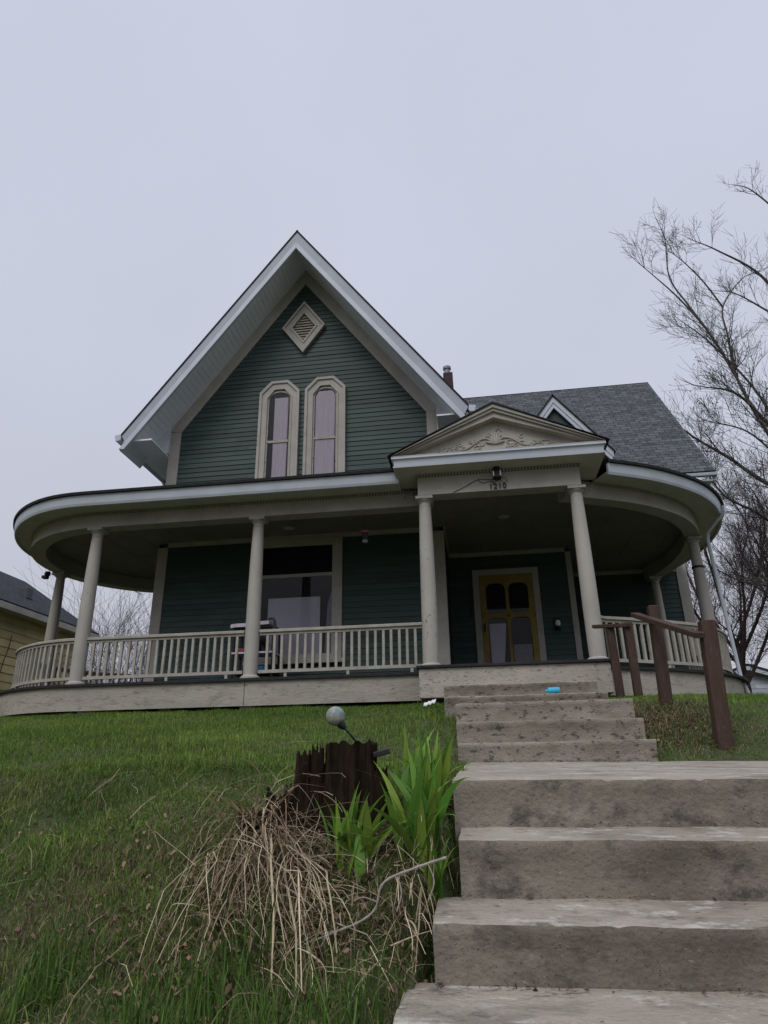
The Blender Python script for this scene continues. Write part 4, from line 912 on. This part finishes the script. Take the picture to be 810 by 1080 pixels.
def ribbons(name,items,m,parent=None,fold=(0,0,-.12)):   # items: (points, width list, normal-ish dir, colour)
    V=[];Fc=[];C=[]
    for pts,ws,side,colr in items:
        o=len(V)
        for p,w_ in zip(pts,ws):
            p=Vector(p); s_=Vector(side)*w_/2; V.append(p-s_); V.append(p+Vector(fold)*w_); V.append(p+s_)
        for i in range(len(pts)-1):
            a=o+i*3; Fc+=[(a,a+1,a+4,a+3),(a+1,a+2,a+5,a+4)]; C+=[colr,colr]
    me=bpy.data.meshes.new(name); me.from_pydata([tuple(v) for v in V],[],Fc); at=me.color_attributes.new('Col','FLOAT_COLOR','CORNER')
    arr=np.repeat(np.array([(*c,1) for c in C],np.float32),4,axis=0); at.data.foreach_set('color',arr.ravel())
    me.materials.append(m); me.polygons.foreach_set('use_smooth',[True]*len(me.polygons))
    ob=bpy.data.objects.new(name,me); col.objects.link(ob)
    if parent: ob.parent=parent
    return ob
def lily(name,label,cx,cy,n,h,spread,seed,group,rad=.05):
    r_=random.Random(seed); root=empty(name,label,'plant',group); 
    for k in range(n):
        a=r_.uniform(0,6.28); ln=h*r_.uniform(.55,1.15); lean=abs(r_.gauss(0,.58))*spread/2+.08; w0=r_.uniform(.022,.036)
        x0=cx+rad*r_.gauss(0,.7); y0=cy+rad*r_.gauss(0,.7); z0=float(hgt(x0,y0))-.01; d=Vector((math.cos(a),math.sin(a),0)); pts=[];ws=[]
        m_=11; th=lean*.5; p=Vector((x0,y0,z0))
        bend=lean*r_.uniform(.6,1.4)
        for i in range(m_+1):
            pts.append(p.copy()); t=i/m_; ws.append(w0*(.75+.5*math.sin(math.pi*min(1,t*1.1)))*(1-t**3)+.0006)
            th=lean*.5+bend*t**2.0; p=p+(d*math.sin(min(th,2.3))+Vector((0,0,math.cos(min(th,2.3)))))*ln/m_
        tw=r_.uniform(-.9,.9); s_=Vector((-d.y*math.cos(tw)+d.x*math.sin(tw),d.x*math.cos(tw)+d.y*math.sin(tw),r_.uniform(-.3,.3))); g_=r_.uniform(.6,1.3); c=(.16*g_*r_.uniform(.75,1.35),.30*g_,.045*g_) 
        ribbons('leaf',[(pts,ws,s_,c)],M['lily'],root,tuple(-d*.22+Vector((0,0,-.30))))
    return root
lily('daylily_clump','tall bright green daylily clump between the stump and the lower steps',  .355,-6.17,64,.34,2.1,3,'young daylilies round the stump',.05)
lily('daylily_clump','upper daylily clump just behind the tall one, nearest the landing',.34,-5.80,44,.30,1.7,8,'young daylilies round the stump',.055)
lily('daylily_clump','smaller daylily clump growing against the front of the stump',.105,-6.235,48,.25,2.2,5,'young daylilies round the stump',.04)

# ------------------------------------------------------------------ grass
def in_porch(x,y):
    return ((y>.22)&(x>-5.27)&(x<2.4))|(((x+5.27)**2+(y-2.45)**2)<2.25**2)&(x<-5)|((y>.25+ .42*np.clip(x-2.2,0,9)**1.35)&(x>2.2)&(x<4.9))
def blades(name,n,xr,yr,hlo,hhi,w,pal,keep=None,seed=0,label=None,lean=.5,lay=0):
    r_=np.random.default_rng(seed); x=r_.uniform(*xr,n); y=r_.uniform(*yr,n)
    k=~in_porch(x,y); k&=~((x>.39)&(x<1.93)&(y>-3.27)&(y<0)); k&=~((x>.495)&(x<3.35)&(y<-3.24)); k&=~((x>.425)&(y<-6.2)&(x<3.35)); k&=~((x>.345)&(y<-6.5)&(x<3.35)); k&=~((x>-.2)&(x<2.25)&(y>-.3))
    if keep is not None: k&=keep(x,y,r_)
    x=x[k];y=y[k]; n=len(x); z=hgt(x,y)-.004
    a=r_.uniform(0,2*np.pi,n); ln=r_.uniform(hlo,hhi,n)*(1+.35*vnoise(x,y,2.2,7)+.35*vnoise(x,y,9,8)); le=np.abs(r_.normal(0,lean,n))+lay; ws=w*r_.uniform(.6,1.3,n)
    dx=np.cos(a);dy=np.sin(a); sx_=-dy; sy_=dx
    V=np.zeros((n,7,3),np.float32)
    for j,(t,wf) in enumerate(((0,1),(.4,.85),(.75,.55))):
        th=le*(t*.9+.25); off=ln*t
        px=x+dx*off*np.sin(th); py=y+dy*off*np.sin(th); pz=z+off*np.cos(th)
        V[:,2*j]=np.stack([px-sx_*ws*wf/2,py-sy_*ws*wf/2,pz],1); V[:,2*j+1]=np.stack([px+sx_*ws*wf/2,py+sy_*ws*wf/2,pz],1)
    th=le*1.25; V[:,6]=np.stack([x+dx*ln*np.sin(th),y+dy*ln*np.sin(th),z+ln*np.cos(th)],1)
    b=(np.arange(n)*7)[:,None]; q=np.concatenate([b+[0,1,3,2],b+[2,3,5,4]],1).reshape(-1,4); t3=(b+[4,5,6])
    loops=np.concatenate([q.ravel(),t3.ravel()]).astype(np.int32); nq=len(q); nt=len(t3)
    me=bpy.data.meshes.new(name); me.vertices.add(n*7); me.vertices.foreach_set('co',V.ravel()); me.loops.add(len(loops)); me.loops.foreach_set('vertex_index',loops)
    me.polygons.add(nq+nt); me.polygons.foreach_set('loop_start',np.concatenate([np.arange(nq)*4,nq*4+np.arange(nt)*3]).astype(np.int32))
    me.update(calc_edges=True)
    c=pal(x,y,r_,n)
    at=me.color_attributes.new('Col','FLOAT_COLOR','POINT'); ca=np.ones((n,7,4),np.float32); ca[:,:,:3]=c[:,None,:]; at.data.foreach_set('color',ca.ravel())
    me.materials.append(M['blade']); o=bpy.data.objects.new(name,me); col.objects.link(o); tag(o,label,None,None,'stuff'); return o
def mixc(a,b,t): return np.array(a)[None]*(1-t[:,None])+np.array(b)[None]*t[:,None]
def pal_lawn(x,y,r_,n):
    t=np.clip(.42+.35*vnoise(x,y,.8,2)+.25*vnoise(x,y,2.7,5)+r_.normal(0,.22,n),0,1); c=mixc((.068,.140,.020),(.20,.29,.056),t)
    dead=r_.random(n)<(.06+.20*np.clip(vnoise(x,y,1.9,11)-.1,0,1)); c[dead]=np.array((.17,.135,.07))*r_.uniform(.5,1.1,(dead.sum(),1)); return c*r_.uniform(.75,1.25,(n,1))
def pal_bank(x,y,r_,n):
    t=np.clip(.38+.45*vnoise(x,y,1.6,4)+.3*vnoise(x,y,4.7,6)+r_.normal(0,.25,n),0,1); c=mixc((.055,.110,.020),(.20,.285,.055),t)
    dead=r_.random(n)<(.07+.42*np.clip(vnoise(x,y,2.4,13)+.3*vnoise(x,y,7,3),0,1)); c[dead]=np.array((.27,.21,.13))*r_.uniform(.35,1.0,(dead.sum(),1)); return c*r_.uniform(.7,1.25,(n,1))
pal_green=lambda x,y,r_,n: mixc((.045,.095,.018),(.12,.20,.04),r_.random(n))
bare=lambda x,y,r_: (vnoise(x,y,2.6,21)+.5*vnoise(x,y,6.5,23)+r_.normal(0,.25,len(x)))<.95
nostump=lambda x,y,r_: bare(x,y,r_)&~(((x+.02)/.30)**2+((y+6.1)/.20)**2<1)
blades('lawn_grass',240000,(-8.5,.5),(-4.9,2.2),  .03,.062,.0048,pal_lawn,lambda x,y,r_:r_.random(len(x))<.99,1,'green lawn sloping up to the porch',.7)
blades('side_lawn_grass',90000,(1.7,5.5),(-3.4,3.4),.02,.045,.0055,pal_lawn,lambda x,y,r_:(y<-.4+2*r_.random(len(x))*3),2,'grass right of the upper steps',1.1)
blades('bank_grass',290000,(-6.2,.5),(-7.3,-4.7),.022,.06,.0034,pal_bank,nostump,3,'darker rough grass on the steep front bank',1.05)
blades('bank_tufts',6500,(-4.5,.45),(-7.4,-5.4),.06,.13,.005,pal_bank,lambda x,y,r_:(vnoise(x,y,4.1,31)+.6*vnoise(x,y,11,33)>.42),4,'longer grass tufts on the front bank',.5)
blades('front_tufts',2800,(-.9,.42),(-7.1,-6.42),.10,.24,.0062,pal_green,lambda x,y,r_:(vnoise(x,y,5,35)+.5*vnoise(x,y,13,36)+r_.normal(0,.2,len(x))>.25),14,'long green grass growing through the straw at the foot of the bank',.45)
def pal_dead(x,y,r_,n): return mixc((.34,.27,.17),(.13,.095,.06),np.clip(r_.random(n)**1.3,0,1))*r_.uniform(.55,1.1,(n,1))
blades('thatch',42000,(-4.4,.5),(-7.4,-4.9),.05,.15,.0028,pal_dead,lambda x,y,r_:(vnoise(x,y,1.9,41)+r_.normal(0,.5,len(x))+1.1*np.exp(-((x+.1)**2/.5+(y+6.4)**2/.3)))>.45,5,'dry thatch and dead stems on the bank',1.0,.9)
blades('weed_litter',16000,(1.55,2.9),(-3.15,-.6),.04,.12,.006,pal_dead,lambda x,y,r_:(np.exp(-((x-2.15)**2/.25+(y+2.4)**2/.35))>r_.random(len(x))),6,'dead weeds beside the upper steps',1.0,.7)

# long dry stalks tumbling over the stump mound
rs=random.Random(77); it=[]
for k in range(1550):
    kind=rs.random()
    if kind<.22:      # long stalks falling down the bank from beside the stump
        x0=rs.gauss(-.17,.13); y0=-6.08+rs.uniform(-.22,.06); z0=float(hgt(x0,y0))+rs.uniform(.0,.14); a=rs.gauss(-1.5,.75); ln=rs.uniform(.25,.62); el=rs.uniform(-.3,.9); dz_=.20
    elif kind<.33:    # a few beside the lilies
        x0=rs.gauss(.38,.06); y0=-6.25+rs.uniform(-.15,.2); z0=float(hgt(x0,y0))+rs.uniform(.0,.10); a=rs.gauss(-1.4,.6); ln=rs.uniform(.12,.34); el=rs.uniform(-.4,.9); dz_=.2
    else:             # broken pieces lying every way
        x0=rs.gauss(-.04,.20); y0=rs.gauss(-6.27,.13); z0=float(hgt(x0,y0))+rs.uniform(.0,.05); a=rs.uniform(0,6.28); ln=rs.uniform(.05,.28); el=rs.uniform(-.25,.45); dz_=.12
    if ((x0-.06)/.22)**2+((y0+6.1)/.15)**2<1 or ((x0-.10)/.10)**2+((y0+6.30)/.07)**2<1: continue
    d=Vector((math.cos(a),math.sin(a),0)); p=Vector((x0,y0,z0)); pts=[];m_=9; ws=[]; kink=rs.randint(2,12)
    w0=rs.uniform(.0016,.0046) if rs.random()<.85 else rs.uniform(.005,.009); cur=rs.gauss(0,.05)
    for i in range(m_+1):
        pts.append(p.copy()); ws.append(w0*(1-.5*i/m_)); el-=rs.uniform(0,dz_); el=max(el,-1.25); d.rotate(Matrix.Rotation(cur+rs.gauss(0,.05)+(rs.uniform(-1,1) if i==kink else 0),3,'Z'))
        if i==kink: el-=rs.uniform(0,.8)
        p=p+(d*math.cos(el)+Vector((0,0,math.sin(el))))*ln/m_
        gz=float(hgt(p.x,p.y))+.008
        if p.z<gz: p.z=gz+rs.uniform(0,.02); el=rs.uniform(-.3,.1)
    if any(q.x>(.50 if q.y>-6.2 else .43) for q in pts): continue
    g_=rs.uniform(.5,1.2); c=(.56*g_,.46*g_,.31*g_) if rs.random()<.6 else (.20*g_,.13*g_,.085*g_)
    it.append((pts,ws,(-d.y,d.x,.3),c))
o=ribbons('dry_stalks',it,M['straw']); tag(o,'tangle of long dry stalks spilling down the bank from the stump',None,None,'stuff')
it=[]
for k in range(90):   # a few long stray stalks on the bank
    x0=rs.uniform(-2.6,.3); y0=rs.uniform(-6.9,-5.1); a=rs.uniform(0,6.28); ln=rs.uniform(.12,.5); d=Vector((math.cos(a),math.sin(a),0)); p=Vector((x0,y0,0)); pts=[]; lift=rs.uniform(.01,.09)
    for i in range(9):
        q=p+d*ln*i/8; pts.append((q.x,q.y,float(hgt(q.x,q.y))+.02+lift*math.sin(math.pi*i/8))); d.rotate(Matrix.Rotation(rs.gauss(0,.06),3,'Z'))
    if max(q[0] for q in pts)>.38: continue
    g_=rs.uniform(.5,1.1); it.append((pts,[rs.uniform(.0015,.003)]*9,(-d.y,d.x,.2),(.36*g_,.28*g_,.18*g_)))
o=ribbons('stray_stalks',it,M['straw']); tag(o,'single dry stalks lying across the rough bank',None,None,'stuff')
# leaf litter
it=[]
for k in range(1700):
    if k<1000: x0=rs.gauss(-.12,.33); y0=-6.32+rs.gauss(0,.22)
    else: x0=rs.gauss(-.6,.7); y0=rs.gauss(-6.1,.45)
    if k>1420: x0=rs.gauss(2.2,.22); y0=rs.gauss(-2.5,.32)
    if x0>.40 and x0<1.94: continue
    z0=float(hgt(x0,y0))+.012+rs.uniform(0,.03); a=rs.uniform(0,6.28); s_=rs.uniform(.007,.02); d=Vector((math.cos(a),math.sin(a),rs.uniform(-.5,.5)))
    pts=[Vector((x0,y0,z0))+d*s_*t+Vector((0,0,.006*math.sin(3*t))) for t in(0,.5,1,1.5,2)]; g_=rs.uniform(.3,1.1)
    it.append((pts,[.001,s_*.7,s_,s_*.6,.001],(-d.y,d.x,rs.uniform(-.5,.5)),(.24*g_,.16*g_,.10*g_)))
o=ribbons('leaf_litter',it,M['straw']); tag(o,'dead brown leaves scattered over the bank',None,None,'stuff')
# pale forked branch
M['pale']=mat('pale_dead_wood',(.36,.32,.28),(.26,.22,.19),12,.85,bump=.4)
def onb(x,y,l): return (x,y,float(hgt(x,y))+l)
mb=MB(); mb.tube(catmull3([(.46,-6.42,-1.545),(.36,-6.45,-1.572),(.255,-6.45,-1.615),(.223,-6.45,-1.693),(.150,-6.46,-1.735),(.054,-6.46,-1.760)]),[.0046-.00004*q+.0009*math.sin(q*1.9) for q in range(41)],7)
mb.tube(catmull3([(.15,-6.46,-1.735),(.06,-6.47,-1.765),(-.03,-6.46,-1.80),(-.12,-6.45,-1.848)]),[.0034-.00007*q+.0005*math.sin(q*2.3) for q in range(25)],6)
mb.tube(catmull3([(.07,-6.47,-1.765),(.045,-6.47,-1.81),(.025,-6.46,-1.863)]),[.003-.0001*q for q in range(17)],6); mb.tube(catmull3([(.40,-6.44,-1.56),(.42,-6.46,-1.61),(.40,-6.47,-1.66)]),.0018,5); mb.tube(catmull3([(.235,-6.45,-1.67),(.19,-6.46,-1.655),(.16,-6.46,-1.665)]),.0017,5); mb.tube(catmull3([(.30,-6.45,-1.595),(.315,-6.47,-1.64),(.30,-6.48,-1.69)]),.002,5)
tag(mb.build('forked_branch',M['pale'],None,smooth=True),'pale forked dead branch lying on the bank below the stump','branch')

rs=random.Random(5); it=[]
for (xa,xb,y,z,zl_,n_) in((.42,1.92,-3.27,-1.205,-.013,260),(.55,3.1,-5.905,-1.490,-.005,110),(.5,3.1,-6.225,-1.692,-.003,120),(.42,2.2,-6.54,-1.877,0,120),(.4,1.9,-2.96,-1.06,0,30),(.4,1.9,-2.66,-.88,0,30)):
    for k in range(n_):
        cl_=rs.choice([.12,.2,.45,.8,.83,.9]) if y<-3.3 or rs.random()<.5 else rs.random()
        x=xa+(xb-xa)*min(1,max(0,rs.gauss(cl_,.10))); yy=y-abs(rs.gauss(0,.012)); a=rs.uniform(0,6.28); sz=rs.uniform(.004,.013); d=Vector((math.cos(a),math.sin(a),rs.uniform(0,.5)))
        p=Vector((x,yy,z+zl_*(x-xa)+rs.uniform(.003,.012))); g_=rs.uniform(.3,1.1)
        it.append(([p,p+d*sz,p+d*sz*2],[.002,sz*rs.uniform(.4,1),.001],(-d.y,d.x,.3),(.13*g_,.085*g_,.055*g_)))
for k in range(26):
    x=rs.uniform(.6,2.3); row=rs.choice([(-6.15,-5.95,-1.498),(-6.5,-6.25,-1.70),(-6.95,-6.6,-1.880),(-5.85,-4,-1.28)]); yy=rs.uniform(row[0],row[1]); a=rs.uniform(0,6.28); sz=rs.uniform(.006,.014); d=Vector((math.cos(a),math.sin(a),.1)); p=Vector((x,yy,row[2]+.010-(.013*(x-.47) if row[0]==-5.85 else 0)))
    it.append(([p,p+d*sz,p+d*sz*2],[.002,sz,.001],(-d.y,d.x,.1),(.16,.08,.05)))
o=ribbons('step_debris',it,M['straw']); tag(o,'dirt and leaf crumbs gathered in the corners of the concrete steps',None,None,'stuff')
